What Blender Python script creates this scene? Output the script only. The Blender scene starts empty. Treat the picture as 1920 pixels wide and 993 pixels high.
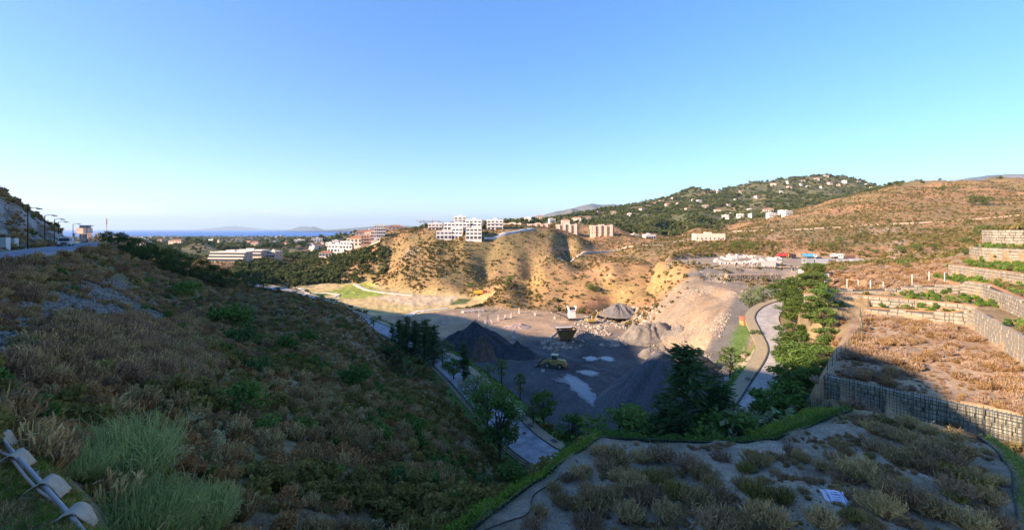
import bpy, bmesh, math, random
import numpy as np
from mathutils import Vector, Matrix

# ------------------------------------------------------------------ camera, sky, sun
SC = bpy.context.scene
COL = SC.collection
FPX, CX, CY = 800.0, 960.0, 429.0          # focal length and horizon of the photograph, in its pixels
cam_d = bpy.data.cameras.new("camera")
cam_d.sensor_width = 36.0
cam_d.lens = 36.0 * FPX / 1920.0
cam_d.shift_y = -(496.5 - CY) / 1920.0
cam_d.clip_start = 0.2
cam_d.clip_end = 200000.0
cam = bpy.data.objects.new("camera", cam_d)
COL.objects.link(cam)
cam.location = (0, 0, 0)
cam.rotation_euler = (math.radians(90), 0, 0)
SC.camera = cam

SUN_EL = math.radians(21.0)
SUN_DX, SUN_DY = -0.902, -0.431            # horizontal direction towards the sun
SUN_ROT = math.atan2(SUN_DX, SUN_DY)
world = bpy.data.worlds.new("World")
SC.world = world
world.use_nodes = True
wn = world.node_tree
wn.nodes.clear()
w_out = wn.nodes.new("ShaderNodeOutputWorld")
w_bg = wn.nodes.new("ShaderNodeBackground")
w_sky = wn.nodes.new("ShaderNodeTexSky")
w_sky.sky_type = 'NISHITA'
w_sky.sun_disc = False
w_sky.sun_elevation = SUN_EL
w_sky.sun_rotation = SUN_ROT
w_sky.altitude = 100
w_sky.air_density = 1.0
w_sky.dust_density = 0.0
w_sky.ozone_density = 5.0
w_bg.inputs['Strength'].default_value = 0.09
w_gm = wn.nodes.new("ShaderNodeGamma")
w_gm.inputs['Gamma'].default_value = 0.78
wn.links.new(w_sky.outputs[0], w_gm.inputs['Color'])
w_hs = wn.nodes.new("ShaderNodeHueSaturation")
w_hs.inputs['Saturation'].default_value = 1.27
w_hs.inputs['Hue'].default_value = 0.511
wn.links.new(w_gm.outputs[0], w_hs.inputs['Color'])
# thin low cloud bands near the horizon, all the way round
w_tc = wn.nodes.new("ShaderNodeTexCoord"); w_sep = wn.nodes.new("ShaderNodeSeparateXYZ"); w_map = wn.nodes.new("ShaderNodeMapping")
w_map.inputs['Scale'].default_value = (5.0, 5.0, 60.0)
w_cn = wn.nodes.new("ShaderNodeTexNoise"); w_cn.inputs['Scale'].default_value = 1.0; w_cn.inputs['Detail'].default_value = 7; w_cn.inputs['Roughness'].default_value = 0.62
w_cr = wn.nodes.new("ShaderNodeMapRange"); w_cr.inputs[1].default_value = 0.47; w_cr.inputs[2].default_value = 0.62
w_up = wn.nodes.new("ShaderNodeMapRange"); w_up.inputs[1].default_value = 0.0; w_up.inputs[2].default_value = 0.012
w_dn = wn.nodes.new("ShaderNodeMapRange"); w_dn.inputs[1].default_value = 0.05; w_dn.inputs[2].default_value = 0.025
w_m1 = wn.nodes.new("ShaderNodeMath"); w_m1.operation = 'MULTIPLY'; w_m2 = wn.nodes.new("ShaderNodeMath"); w_m2.operation = 'MULTIPLY'; w_m3 = wn.nodes.new("ShaderNodeMath"); w_m3.operation = 'MULTIPLY'; w_m3.inputs[1].default_value = 0.7
w_mix = wn.nodes.new("ShaderNodeMix"); w_mix.data_type = 'RGBA'; w_mix.inputs[7].default_value = (5.6, 4.6, 4.4, 1)
wn.links.new(w_tc.outputs['Generated'], w_sep.inputs[0]); wn.links.new(w_tc.outputs['Generated'], w_map.inputs['Vector']); wn.links.new(w_map.outputs[0], w_cn.inputs['Vector'])
wn.links.new(w_cn.outputs['Fac'], w_cr.inputs[0]); wn.links.new(w_sep.outputs['Z'], w_up.inputs[0]); wn.links.new(w_sep.outputs['Z'], w_dn.inputs[0])
wn.links.new(w_cr.outputs[0], w_m1.inputs[0]); wn.links.new(w_up.outputs[0], w_m1.inputs[1]); wn.links.new(w_m1.outputs[0], w_m2.inputs[0]); wn.links.new(w_dn.outputs[0], w_m2.inputs[1]); wn.links.new(w_m2.outputs[0], w_m3.inputs[0])
wn.links.new(w_m3.outputs[0], w_mix.inputs[0]); wn.links.new(w_hs.outputs[0], w_mix.inputs[6])
wn.links.new(w_mix.outputs[2], w_bg.inputs['Color'])
wn.links.new(w_bg.outputs[0], w_out.inputs['Surface'])

sun_d = bpy.data.lights.new("sun", 'SUN')
sun_d.energy = 2.9
sun_d.angle = math.radians(0.6)
sun_d.color = (1.0, 0.79, 0.59)
sun = bpy.data.objects.new("sun", sun_d)
COL.objects.link(sun)
sun_dir = Vector((SUN_DX * math.cos(SUN_EL), SUN_DY * math.cos(SUN_EL), math.sin(SUN_EL)))
sun.rotation_euler = sun_dir.to_track_quat('Z', 'Y').to_euler()
sun.location = (-200, -100, 150)

SC.view_settings.view_transform = 'Standard'
SC.view_settings.look = 'None'
SC.view_settings.exposure = 2.25
SC.view_settings.gamma = 1.0
SC.render.engine = 'CYCLES'
SC.cycles.use_denoising = True
SC.cycles.max_bounces = 5
SC.cycles.diffuse_bounces = 4
SC.cycles.glossy_bounces = 2
SC.cycles.transparent_max_bounces = 6
SC.cycles.volume_bounces = 0

RNG = np.random.default_rng(7)
random.seed(7)

# ------------------------------------------------------------------ noise and small tools
def _hash(ix, iy, seed):
    h = (ix * 374761393 + iy * 668265263 + seed * 1442695041) & 0xFFFFFFFF
    h = ((h ^ (h >> 13)) * 1274126177) & 0xFFFFFFFF
    return ((h ^ (h >> 16)) & 0xFFFF) / 65535.0

def vnoise(x, y, seed=0):
    x = np.asarray(x, float); y = np.asarray(y, float)
    ix = np.floor(x).astype(np.int64); iy = np.floor(y).astype(np.int64)
    fx = x - ix; fy = y - iy
    fx = fx * fx * (3 - 2 * fx); fy = fy * fy * (3 - 2 * fy)
    a = _hash(ix, iy, seed); b = _hash(ix + 1, iy, seed)
    c = _hash(ix, iy + 1, seed); d = _hash(ix + 1, iy + 1, seed)
    return (a + (b - a) * fx) * (1 - fy) + (c + (d - c) * fx) * fy

def fbm(x, y, octv=4, seed=0, gain=0.5):
    s = 0; a = 1; t = 0
    for o in range(octv):
        s = s + a * (vnoise(x * 2 ** o, y * 2 ** o, seed + o * 17) - 0.5); t += a; a *= gain
    return s / t * 2

def smooth(a, b, v):
    t = np.clip((v - a) / (b - a), 0, 1)
    return t * t * (3 - 2 * t)

def at(px, py, Y):
    return ((px - CX) / FPX * Y, Y, -(py - CY) / FPX * Y)

def atz(px, py, z):
    return at(px, py, -z * FPX / (py - CY))

def inpoly(x, y, poly):
    x = np.asarray(x); y = np.asarray(y)
    c = np.zeros(x.shape, bool)
    n = len(poly)
    for i in range(n):
        x0, y0 = poly[i][:2]; x1, y1 = poly[(i + 1) % n][:2]
        if y0 == y1: continue
        m = ((y0 > y) != (y1 > y)) & (x < (x1 - x0) * (y - y0) / (y1 - y0) + x0)
        c ^= m
    return c

def pdist(x, y, poly, closed=True):
    """distance to a polyline, and the interpolated third value of its nearest point"""
    x = np.asarray(x, float); y = np.asarray(y, float)
    best = np.full(x.shape, 1e18); val = np.zeros(x.shape)
    n = len(poly)
    for i in range(n if closed else n - 1):
        a = poly[i]; b = poly[(i + 1) % n]
        dx, dy = b[0] - a[0], b[1] - a[1]
        L = dx * dx + dy * dy + 1e-12
        t = np.clip(((x - a[0]) * dx + (y - a[1]) * dy) / L, 0, 1)
        d = (x - a[0] - t * dx) ** 2 + (y - a[1] - t * dy) ** 2
        m = d < best
        best = np.where(m, d, best)
        if len(a) > 2:
            val = np.where(m, a[2] + t * (b[2] - a[2]), val)
    return np.sqrt(best), val

def sdist(x, y, poly):
    d, _ = pdist(x, y, [p[:2] for p in poly])
    return np.where(inpoly(x, y, poly), -d, d)

# ------------------------------------------------------------------ terrain control points
CP = []                                     # x, y, z in metres, camera at the origin
def cp(px, py, Y): CP.append(at(px, py, Y))
def cpz(px, py, z): CP.append(atz(px, py, z))
def cw(x, y, z): CP.append((x, y, z))

# flat pad with the pipes, bottom left
for q in [(-250, 900), (-60, 993), (-80, 860), (-20, 830), (60, 985), (90, 960), (-300, 1100), (0, 1100), (200, 1100)]:
    cpz(q[0], q[1], -5.5)
# planar hillside on the left
def hill(px, py):
    u, v = (px - CX) / FPX, (py - CY) / FPX
    cp(px, py, 9.18 / (v - 0.3785 * u - 0.3657))
for q in [(150, 830), (330, 980), (250, 780), (60, 720), (420, 880), (600, 993), (500, 800), (350, 680), (150, 620),
          (700, 930), (700, 820), (560, 700), (450, 600), (300, 560), (760, 880), (800, 800), (700, 720), (640, 640),
          (830, 860), (750, 700), (600, 1100), (300, 1150), (20, 600), (-60, 640), (-150, 720), (-50, 540), (100, 530)]:
    hill(*q)
# its crest and what falls away behind
crest = [(200, 466, 96), (250, 486, 104), (300, 503, 110), (350, 516, 114), (400, 530, 119), (450, 538, 124), (490, 548, 128),
         (530, 550, 134), (580, 560, 140), (640, 578, 150), (690, 600, 156)]
for a in crest: cp(*a)
for px, py, Y in crest: cp(px, py + (34 if px < 560 else 14), Y * 1.3)
# road bench on the left, cut slope above it
for q in [(-120, 490), (0, 482), (60, 479), (110, 473), (150, 467), (185, 461), (0, 474), (60, 468), (120, 458), (160, 458)]:
    cpz(q[0], q[1], -4.0)
for q in [(-100, 330, 92), (0, 378, 102), (50, 400, 116), (80, 414, 124), (108, 430, 134), (-60, 420, 86), (20, 440, 92), (60, 446, 106)]:
    cp(*q)
for q in [(130, 446, 150), (155, 456, 165), (60, 440, 180), (0, 420, 170), (190, 462, 150), (190, 474, 220), (120, 470, 230), (230, 500, 180)]:
    cp(*q)
# left road along the quarry and the quarry floor
LROAD = [(60, 66, -31.0), (44, 60, -33.0), (28, 58, -35.5), (14, 63, -37.2), (3.6, 74.9, -38.5), (-6.4, 96, -38.5), (-15.9, 115.8, -38.5), (-29.5, 139, -38.5),
         (-49, 163, -38.5), (-80, 200, -38.5), (-128, 254, -38.5), (-180, 300, -39)]
for a in LROAD: cw(*a)
for q in [(800, 585), (960, 596), (1060, 600), (1140, 640), (1000, 660), (1100, 700), (1060, 740), (1180, 680), (1240, 690), (1120, 770), (900, 620), (1300, 740), (1280, 700), (1180, 780)]:
    cpz(q[0], q[1], -41.0)
cw(30, 80, -41); cw(10, 84, -41); cw(24, 70, -38.5)
# right road
RROAD = [(33, 64, -31.5), (41, 72, -30), (48, 80, -29), (56, 89, -27.5), (60, 95, -26.5), (63.5, 104, -25), (68, 114, -23.5), (78, 125, -22.5), (92, 132, -21)]
for a in RROAD: cw(*a)
# bank under the foreground terrace
for a in [(0, 40, -33), (10, 44, -34), (22, 46, -33), (34, 50, -30), (44, 58, -28.5), (50, 66, -27), (62, 82, -23), (70, 95, -21), (40, 44, -24)]:
    cw(*a)
# foreground terrace
TERR = [at(840, 1040, 15.5), at(890, 993, 17), at(960, 940, 19.4), at(1045, 878, 22.5), at(1125, 822, 26), at(1190, 826, 26.4), at(1260, 829, 26.6), at(1330, 833, 26.8), at(1400, 833, 27.2), at(1460, 824, 28.2), at(1510, 808, 29.5), at(1560, 784, 31.6),
        at(1600, 769, 33), at(1640, 772, 33), at(1700, 785, 32), at(1770, 801, 30.6), at(1830, 817, 29), at(1868, 848, 26), at(1893, 885, 22.7), at(1905, 993, 17.5), at(1900, 1150, 12), at(1400, 1150, 12), at(1000, 1150, 12)]
for a in TERR: CP.append(a)
for q in [(1400, 993, 15.6), (1565, 933, 18), (1200, 930, 19), (1700, 900, 20), (1500, 870, 23), (1750, 840, 25), (1600, 810, 28), (1300, 870, 23.4)]:
    cp(*q)
# dry plot and its surroundings on the right
for q in [(1560, 690), (1600, 620), (1700, 640), (1800, 640), (1700, 720), (1850, 720), (1920, 770), (1900, 700), (1620, 600)]:
    cpz(q[0], q[1], -17.5)
for a in [(60, 44, -19.5), (50, 40, -20.5), (40, 42, -20.5), (36, 47, -21.5), (56, 34, -20), (75, 40, -18), (95, 60, -12)]:
    cw(*a)
# terraces behind the plot
for q in [(1530, 545, 97), (1620, 545, 96), (1720, 532, 96), (1560, 520, 108), (1680, 515, 108), (1780, 515, 105), (1600, 503, 122), (1750, 500, 118)]:
    cp(*q)
for q in [(1850, 560, 87), (1920, 600, 78), (1900, 540, 94), (1860, 500, 104), (1920, 515, 100), (1870, 460, 118), (1930, 462, 116), (1900, 430, 132), (1960, 430, 128), (2050, 430, 120), (2000, 560, 80)]:
    cp(*q)
# yard with the trucks and the ledges below it
for q in [(1250, 488, 235), (1350, 492, 228), (1450, 492, 228), (1560, 492, 228), (1620, 486, 245), (1500, 484, 250), (1380, 480, 265)]:
    cp(*q)
for q in [(1290, 520, 198), (1400, 519, 196), (1500, 517, 192), (1380, 540, 168), (1440, 540, 160), (1340, 545, 170), (1540, 515, 165), (1640, 500, 170), (1720, 494, 170), (1800, 487, 175)]:
    cp(*q)
# haul ramp and the faces beside it
for q in [(1410, 555, 148), (1400, 585, 134), (1375, 630, 118), (1350, 680, 106), (1310, 570, 158), (1330, 600, 140), (1290, 560, 168), (1270, 600, 160), (1300, 640, 138), (1240, 590, 176), (1220, 620, 172)]:
    cp(*q)
# orange hill
for q in [(1010, 503, 285), (1060, 496, 290), (1130, 494, 290), (1200, 489, 285), (1250, 492, 270), (950, 530, 268), (900, 556, 258), (1050, 540, 250), (1150, 535, 245), (1240, 530, 230), (1100, 515, 268), (1000, 545, 258)]:
    cp(*q)
for q in [(900, 574), (1000, 579), (1060, 578), (1150, 571)]: cpz(q[0], q[1], -41.5)
cp(1210, 565, 212); cp(1240, 552, 208)
# saddle behind it
for q in [(1000, 520, 320), (1100, 505, 330), (1200, 488, 330), (1060, 485, 370), (1150, 478, 380)]: cp(*q)
# golf valley
for q in [(580, 545), (600, 532), (660, 536), (720, 545), (620, 560), (700, 570), (780, 566), (860, 558), (680, 590), (780, 592), (900, 570), (560, 540)]:
    cpz(q[0], q[1], -44.5)
# scrub ridge behind the golf course
for q in [(430, 505, 330), (470, 500, 400), (530, 500, 420), (600, 487, 430), (650, 472, 420), (690, 460, 415), (560, 515, 380), (640, 505, 375), (500, 525, 350), (700, 500, 370), (730, 478, 385)]:
    cp(*q)
# hill with the white apartments
for q in [(720, 452, 405), (760, 436, 415), (800, 440, 390), (820, 446, 372), (870, 448, 365), (905, 448, 366), (940, 443, 372), (980, 437, 385), (1000, 433, 400), (1040, 440, 400), (1080, 453, 395), (1100, 466, 385),
          (760, 475, 360), (760, 510, 322), (700, 535, 305), (780, 535, 300), (850, 500, 325), (850, 535, 296), (880, 548, 288), (910, 520, 325), (925, 485, 345), (950, 510, 325), (1000, 480, 350), (1050, 478, 365), (960, 465, 355), (830, 470, 350)]:
    cp(*q)
# plateau behind with orange apartments
for q in [(780, 432, 470), (850, 430, 470), (920, 428, 480), (1000, 430, 500), (1070, 433, 490), (1130, 437, 480), (1180, 445, 470), (1100, 450, 450), (1200, 452, 440), (960, 425, 540), (1050, 422, 560), (1040, 412, 700), (980, 414, 650), (920, 424, 640)]:
    cp(*q)
# wooded mountain with villas
for q in [(1010, 420, 900), (1060, 409, 1000), (1150, 388, 1250), (1230, 374, 1400), (1300, 362, 1500), (1380, 353, 1600), (1460, 340, 1700), (1540, 329, 1750), (1600, 334, 1750), (1660, 354, 1700), (1750, 376, 1700), (1860, 380, 1700),
          (1120, 420, 800), (1220, 408, 850), (1300, 395, 950), (1400, 385, 1050), (1500, 370, 1200), (1340, 412, 780), (1420, 405, 800), (1200, 435, 640), (1280, 428, 620), (1350, 428, 600), (1160, 410, 900), (1250, 395, 1050), (1560, 350, 1400)]:
    cp(*q)
for q in [(1300, 385, 2200), (1540, 370, 2300), (1150, 405, 1900)]: cp(*q)
# knoll in front of it
for q in [(1160, 425, 600), (1220, 418, 620), (1290, 408, 640), (1310, 420, 600), (1240, 440, 560), (1180, 440, 540)]: cp(*q)
# big dry hill on the right
for q in [(1480, 403, 560), (1520, 390, 580), (1560, 376, 600), (1620, 358, 620), (1680, 346, 640), (1740, 349, 640), (1820, 349, 640), (1920, 342, 660), (2050, 330, 640),
          (1420, 425, 480), (1360, 440, 430), (1300, 446, 400), (1260, 455, 390), (1500, 420, 470), (1600, 400, 480), (1700, 385, 480), (1800, 385, 470), (1900, 385, 450), (1600, 430, 380), (1700, 425, 370), (1800, 420, 360), (1920, 405, 350),
          (1300, 462, 350), (1400, 455, 330), (1500, 455, 310), (1600, 455, 300), (1700, 450, 290), (1800, 445, 280), (1650, 475, 262), (1700, 472, 240), (1780, 470, 225), (1450, 473, 280), (1360, 472, 290), (1280, 476, 300), (1200, 472, 350)]:
    cp(*q)
for q in [(1560, 400, 800), (1700, 375, 900), (1900, 370, 900)]: cp(*q)
# wooded slope with villas beyond the scrub ridge, dark hill, coastal plain
for q in [(640, 478, 560), (700, 466, 560), (600, 490, 560), (560, 485, 620), (680, 455, 800), (740, 444, 760), (770, 436, 800), (620, 462, 900), (540, 470, 800), (500, 476, 640),
          (440, 490, 420), (500, 487, 430), (380, 492, 430), (430, 485, 480), (330, 459, 900), (370, 457, 880), (410, 463, 860), (450, 474, 800), (300, 462, 950), (350, 475, 700)]:
    cp(*q)
for px in (60, 200, 330, 420, 520, 620, 720, 800):
    cp(px, 452, 2000); cp(px, 447, 3200); cp(px, 443.6, 5200)
cp(640, 441, 1600); cp(700, 438, 1500); cp(740, 436, 1300); cp(850, 431, 1500); cp(900, 430, 2500); cp(960, 428, 2500)
cp(560, 455, 1200); cp(450, 460, 1300); cp(1060, 425, 3000); cp(1400, 420, 3500); cp(1900, 400, 3000); cp(0, 460, 1200); cp(-200, 460, 900)
cp(100, 480, 500); cp(250, 490, 420); cp(0, 470, 400); cp(200, 470, 1000)
# ground right below the camera, under the lower edge of the picture
for px in (300, 450, 600, 750, 900, 1100, 1300, 1500, 1700, 1900):
    for Y, z in ((3.2, -10.0), (5.0, -10.4), (8.0, -10.8)):
        if px < 500 and Y > 7: z = -10.2
        cw((px - CX) / FPX * Y, Y, z)
# the hill carried on unseen at left, its crest shaped to shade the valley
TANE = math.tan(SUN_EL)
SHADE = [(-340, -44, 25), (-300, -44, 0), (-262, -44, -17), (-222, -43, -42), (-200, -41, -58), (-175, -41, -66), (-147, -41, -70), (-134, -41, -98), (-127, -41, -122), (-120, -41, -106), (-108, -41, -86), (-95, -38, -88), (-78, -35, -80), (-68, -31, -84), (-57, -28, -80), (-37.6, -17.5, -72), (-27, -17.5, -69), (-21, -17.5, -58), (-16.5, -15, -38), (-12, -14, -43), (-6, -14, -42), (10, -14, -40)]
for q, z, s in SHADE:
    sr = 0.459 * abs(q) + 46
    for k, (ds, dz) in enumerate(((0, 0), (22, -2.5), (55, -16))):
        S = sr + ds
        cw(SUN_DX * S + 0.431 * q, SUN_DY * S - 0.902 * q, z + (sr - s) * TANE + dz)
for px in (-200, 0, 200, 400, 600, 780): cp(px, 446, 6800)
cp(900, 428, 6000); cp(1300, 424, 6000); cp(1900, 415, 6000)

# ------------------------------------------------------------------ terrain height field on a polar grid
KT = 4.0
def feat(x, y):
    return np.stack([np.arctan2(x, y) * KT, np.log(np.hypot(x, y))], -1)
_cp = np.array(CP, float)
_F = feat(_cp[:, 0], _cp[:, 1])
_E = _cp[:, 2] / np.hypot(_cp[:, 0], _cp[:, 1])
RBC = 0.06
def _kern(a, b):
    d2 = (a[:, None, 0] - b[None, :, 0]) ** 2 + (a[:, None, 1] - b[None, :, 1]) ** 2
    return np.sqrt(d2 + RBC * RBC)
_n = len(_F)
_A = np.zeros((_n + 1, _n + 1))
_A[:_n, :_n] = _kern(_F, _F) - np.eye(_n) * 0.0008
_A[:_n, _n] = 1; _A[_n, :_n] = 1
_w = np.linalg.solve(_A, np.r_[_E, 0.0])

TH = np.radians(np.r_[np.arange(-150, -53, 1.2), np.arange(-52.2, 52.2, 0.135), np.arange(52.8, 66, 1.2)])
LR = np.linspace(math.log(3.0), math.log(7000.0), 640)
GT, GL = np.meshgrid(TH, LR, indexing='ij')
GR = np.exp(GL)
GX = GR * np.sin(GT); GY = GR * np.cos(GT)
_ct = TH[::6]; 
def rbf_grid():
    # evaluate on a coarser grid, then interpolate bilinearly in the grid's own coordinates
    ti = np.r_[np.arange(0, len(TH) - 1, 3), len(TH) - 1]; ri = np.r_[np.arange(0, len(LR) - 1, 3), len(LR) - 1]
    f = np.stack([np.repeat(TH[ti] * KT, len(ri)), np.tile(LR[ri], len(ti))], -1)
    out = np.empty(len(f))
    for k in range(0, len(f), 20000):
        out[k:k + 20000] = _kern(f[k:k + 20000], _F) @ _w[:_n] + _w[_n]
    out = out.reshape(len(ti), len(ri))
    a = np.array([np.interp(np.arange(len(LR)), ri, row) for row in out])
    b = np.array([np.interp(np.arange(len(TH)), ti, c) for c in a.T]).T
    return b
GZ = rbf_grid() * GR
GPX = np.where(GY > 0.5, CX + FPX * GX / np.maximum(GY, 0.5), -9999)     # where each vertex falls in the photograph

def gpy(): return CY - FPX * GZ / np.maximum(GY, 0.5)

# uneven ground: gullies and hummocks that grow with distance
rough = smooth(60, 200, GR)
GZ += rough * np.minimum(GR / 380, 6) * (3.2 * fbm(GX / 46, GY / 46, 4, 3) * (0.25 + 0.75 * smooth(380, 520, GY)) )
mount = smooth(700, 1100, GR) * smooth(1000, 1150, GPX)
GZ += mount * 34 * (fbm(GX / 260, GY / 260, 5, 9, 0.55) - 0.1)
GZ += 0.10 * fbm(GX / 1.4, GY / 1.4, 3, 5) + 0.35 * smooth(20, 60, GR) * fbm(GX / 7, GY / 7, 3, 8)

def lower_to(mask_w, z): 
    global GZ
    GZ = GZ * (1 - mask_w) + z * mask_w

def pad(poly, z, soft, noise=0.0, plane=None):
    d = sdist(GX, GY, poly)
    w = 1 - smooth(0, soft, d)
    zz = z if plane is None else plane
    lower_to(w, zz + noise * fbm(GX / 3.0, GY / 3.0, 3, 31))

def corridor(line, half, soft, dz=0.0):
    bb = [min(p[i] for p in line) for i in (0, 1)] + [max(p[i] for p in line) for i in (0, 1)]
    m = (GX > bb[0] - 30) & (GX < bb[2] + 30) & (GY > bb[1] - 30) & (GY < bb[3] + 30)
    d, v = pdist(GX[m], GY[m], line, False)
    w = 1 - smooth(half, half + soft, d)
    GZ[m] = GZ[m] * (1 - w) + (v + dz) * w

def smooth_line(pts, n=8):
    """Catmull-Rom through world points"""
    p = np.array(pts, float)
    q = np.vstack([2 * p[0] - p[1], p, 2 * p[-1] - p[-2]])
    out = []
    for i in range(1, len(q) - 2):
        for t in np.arange(n) / n:
            a, b, c, d = q[i - 1], q[i], q[i + 1], q[i + 2]
            out.append(0.5 * (2 * b + (c - a) * t + (2 * a - 5 * b + 4 * c - d) * t * t + (3 * b - a - 3 * c + d) * t ** 3))
    out.append(p[-1])
    return [tuple(o) for o in out]

# quarry floor
FLOOR = [atz(*q, -41)[:2] for q in [(690, 592), (800, 578), (900, 578), (1000, 582), (1090, 590), (1160, 606), (1195, 640), (1240, 655), (1320, 690), (1330, 740), (1250, 790)]] + [(30, 78), (14, 80), (6, 92), (-4, 112), (-14, 130), (-30, 152)]
pad(FLOOR, -41, 7, 0.12)
# golf valley floor
GOLF = [atz(*q, -44.5)[:2] for q in [(545, 540), (600, 530), (680, 532), (740, 548), (860, 556), (905, 562), (860, 580), (760, 594), (690, 592), (620, 566)]]
pad(GOLF, -44.5, 14, 0.5)
# truck yard and its lower ledge
YARD = [at(*q)[:2] for q in [(1235, 490, 232), (1360, 497, 212), (1500, 497, 212), (1610, 493, 226), (1640, 484, 250), (1500, 480, 268), (1350, 480, 272)]]
pad(YARD, -18, 7, 0.3)
LEDGE = [at(*q)[:2] for q in [(1330, 520, 200), (1480, 518, 200), (1500, 530, 168), (1430, 556, 150), (1390, 556, 152), (1330, 540, 175)]]
pad(LEDGE, -22.8, 5, 0.2)
LROADS = smooth_line(LROAD); RROADS = smooth_line(RROAD)
corridor(LROADS, 6.5, 5, -0.05)
corridor(RROADS, 5.5, 4, -0.05)
# road bench on the left
ROADL = smooth_line([atz(*q, -4.0) for q in [(-160, 491), (0, 480.5), (60, 473), (110, 466), (150, 460.5), (172, 456.5)]] + [(-150, 150, -5.0), (-200, 190, -8)])
corridor(ROADL, 4.2, 3, -0.06)
# haul ramp into the quarry
RAMP = smooth_line([at(*q) for q in [(1440, 542, 160), (1405, 562, 146), (1388, 600, 130), (1365, 650, 114), (1345, 700, 102), (1320, 740, 97)]])
corridor(RAMP, 4.5, 4, 0)
# dry plot
PLOT = [atz(*q, -17.5)[:2] for q in [(1548, 703), (1612, 590), (1700, 600), (1826, 617), (1870, 648), (1920, 682), (1990, 730), (1990, 800), (1920, 783), (1735, 745), (1650, 725)]]
pad(PLOT, -17.5, 6.0, 0.25)
# foreground terrace, with a drop all round its far side
_tp = np.array([a for a in TERR]); 
_TA = np.c_[_tp[:20, 0], _tp[:20, 1], np.ones(20)]
_tin = np.array([at(*q) for q in [(1400, 993, 15.6), (1565, 933, 18), (1200, 930, 19), (1700, 900, 20), (1500, 870, 23), (1750, 840, 25), (1600, 810, 28), (1300, 870, 23.4)]])
def terr_z(x, y):
    pts = np.vstack([_tp[:20], _tin])
    d2 = (np.asarray(x)[..., None] - pts[:, 0]) ** 2 + (np.asarray(y)[..., None] - pts[:, 1]) ** 2 + 1.5
    w = 1 / d2 ** 1.5
    return (w * pts[:, 2]).sum(-1) / w.sum(-1)
m = (GR < 48) & (GY > 4)
d = sdist(GX[m], GY[m], TERR)
zt = terr_z(GX[m], GY[m]) + 0.22 * fbm(GX[m] / 2.2, GY[m] / 2.2, 3, 77)
drop = np.minimum(GZ[m], zt - 0.55 * np.clip(d - 0.5, 0, 3) - 0.9 * np.clip(d - 3.5, 0, 30))
wi = 1 - smooth(0.2, 0.7, d)
wd = 1 - smooth(3.0, 8.0, d)
drop = drop * wd + GZ[m] * (1 - wd)
GZ[m] = zt * wi + drop * (1 - wi)
# strip of lower ground between terrace and the mesh fence wall of the plot
WALLB = [atz(*q, -20.3)[:2] for q in [(1545, 742), (1700, 775), (1840, 812), (1930, 838)]]

# lines of the retaining walls right of the valley: foot x, y, foot z, top z
def wl(pts): return [atz(a, b, zr)[:2] + (z0, z1) for a, b, zr, z0, z1 in pts]
WALLS = {
 'L1': wl([(1613, 589, -17.5, -17.9, -16.1), (1700, 600, -17.5, -17.9, -15.6), (1780, 610, -17.5, -17.9, -15.2), (1815, 614, -17.5, -17.9, -14.4), (1829, 619, -17.5, -17.9, -14.0), (1842, 628, -17.5, -17.9, -14.0), (1870, 648, -17.5, -17.9, -14.0), (1920, 682, -17.5, -17.9, -14.0), (1990, 730, -17.5, -17.9, -14.0)]),
 'L2': wl([(1508, 550, -14, -17.0, -14.0), (1617, 554, -14, -16.6, -14.0), (1715, 562, -14, -16.2, -14.0), (1800, 570, -14, -15.8, -14.0), (1830, 575, -14, -15.6, -14.0)]),
 'L3': wl([(1522, 546, -14, -14.4, -13.1), (1620, 549, -14, -14.4, -13.3), (1680, 551, -14, -14.4, -12.8), (1730, 553, -14, -14.4, -11.8), (1800, 556, -14, -14.4, -11.6), (1810, 556.5, -14, -14.4, -10.7), (1845, 563, -14, -14.4, -10.7), (1880, 577, -14, -14.4, -11.2), (1925, 600, -14, -14.4, -11.4), (1990, 635, -14, -14.4, -11.4)]),
 'L5': [(107.5, 105, -11.8, -8.7), (105.4, 99.4, -11.8, -8.7), (102.5, 91, -11.6, -8.7), (99.5, 82.9, -11.4, -8.7), (94, 73, -11.2, -8.7)],
 'L6': [(126.6, 118, -8.9, -4.9), (122.6, 111, -8.9, -4.9), (123, 102.6, -8.8, -4.9), (125, 95, -8.8, -4.9)],
 'L7': [(140, 127, -5.2, -0.3), (137.7, 122, -5.2, -0.3), (141.6, 118, -5.2, -0.3), (147, 112, -5.2, -0.3)],
 'F': wl([(1548, 703, -17.5, -20.6, -17.5), (1650, 725, -17.5, -20.6, -17.5), (1735, 745, -17.5, -20.6, -17.5), (1830, 764, -17.5, -20.6, -17.5), (1920, 783, -17.5, -20.6, -17.5), (1990, 800, -17.5, -20.6, -17.5)]),
}
def xy(n): return [p[:2] for p in WALLS[n]]
# flat ledges between the walls
_f = [(61.9, 84.6)] + xy('L1')[:5]
LEDGES = {
 1: (_f + xy('L2')[::-1], -16.0),
 2: (xy('L2') + xy('L1')[4:] + xy('L3')[::-1], -14.05),
 4: (xy('L3')[5:] + [(100, 66), (108, 80)] + xy('L5')[::-1] + [(101, 104)], -11.5),
 5: (xy('L5') + [(112, 80), (124, 94)] + xy('L6')[::-1], -8.75),
 6: (xy('L6') + [(142, 100), (148, 111)] + xy('L7')[::-1], -5.0),
}
D0_PLOT = sdist(GX, GY, PLOT); D0_RR, _ = pdist(GX, GY, RROADS, False)
for k, (poly, z) in LEDGES.items():
    d = sdist(GX, GY, poly)
    GZ = np.where((d < 0.0), np.clip(GZ, z - 0.3, z + 0.1) * 0 + z + 0.15 * fbm(GX / 2, GY / 2, 2, 90 + k), GZ)
    # sloping bank beside the open ends of the ledges
    if k < 4:
        e = (d > 0) & (d < 14) & (GPX < 1630) & (D0_PLOT > 0) & (D0_RR > 4.5)
        GZ = np.where(e, np.maximum(GZ, z - 0.15 - 1.7 * d), GZ)
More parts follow.
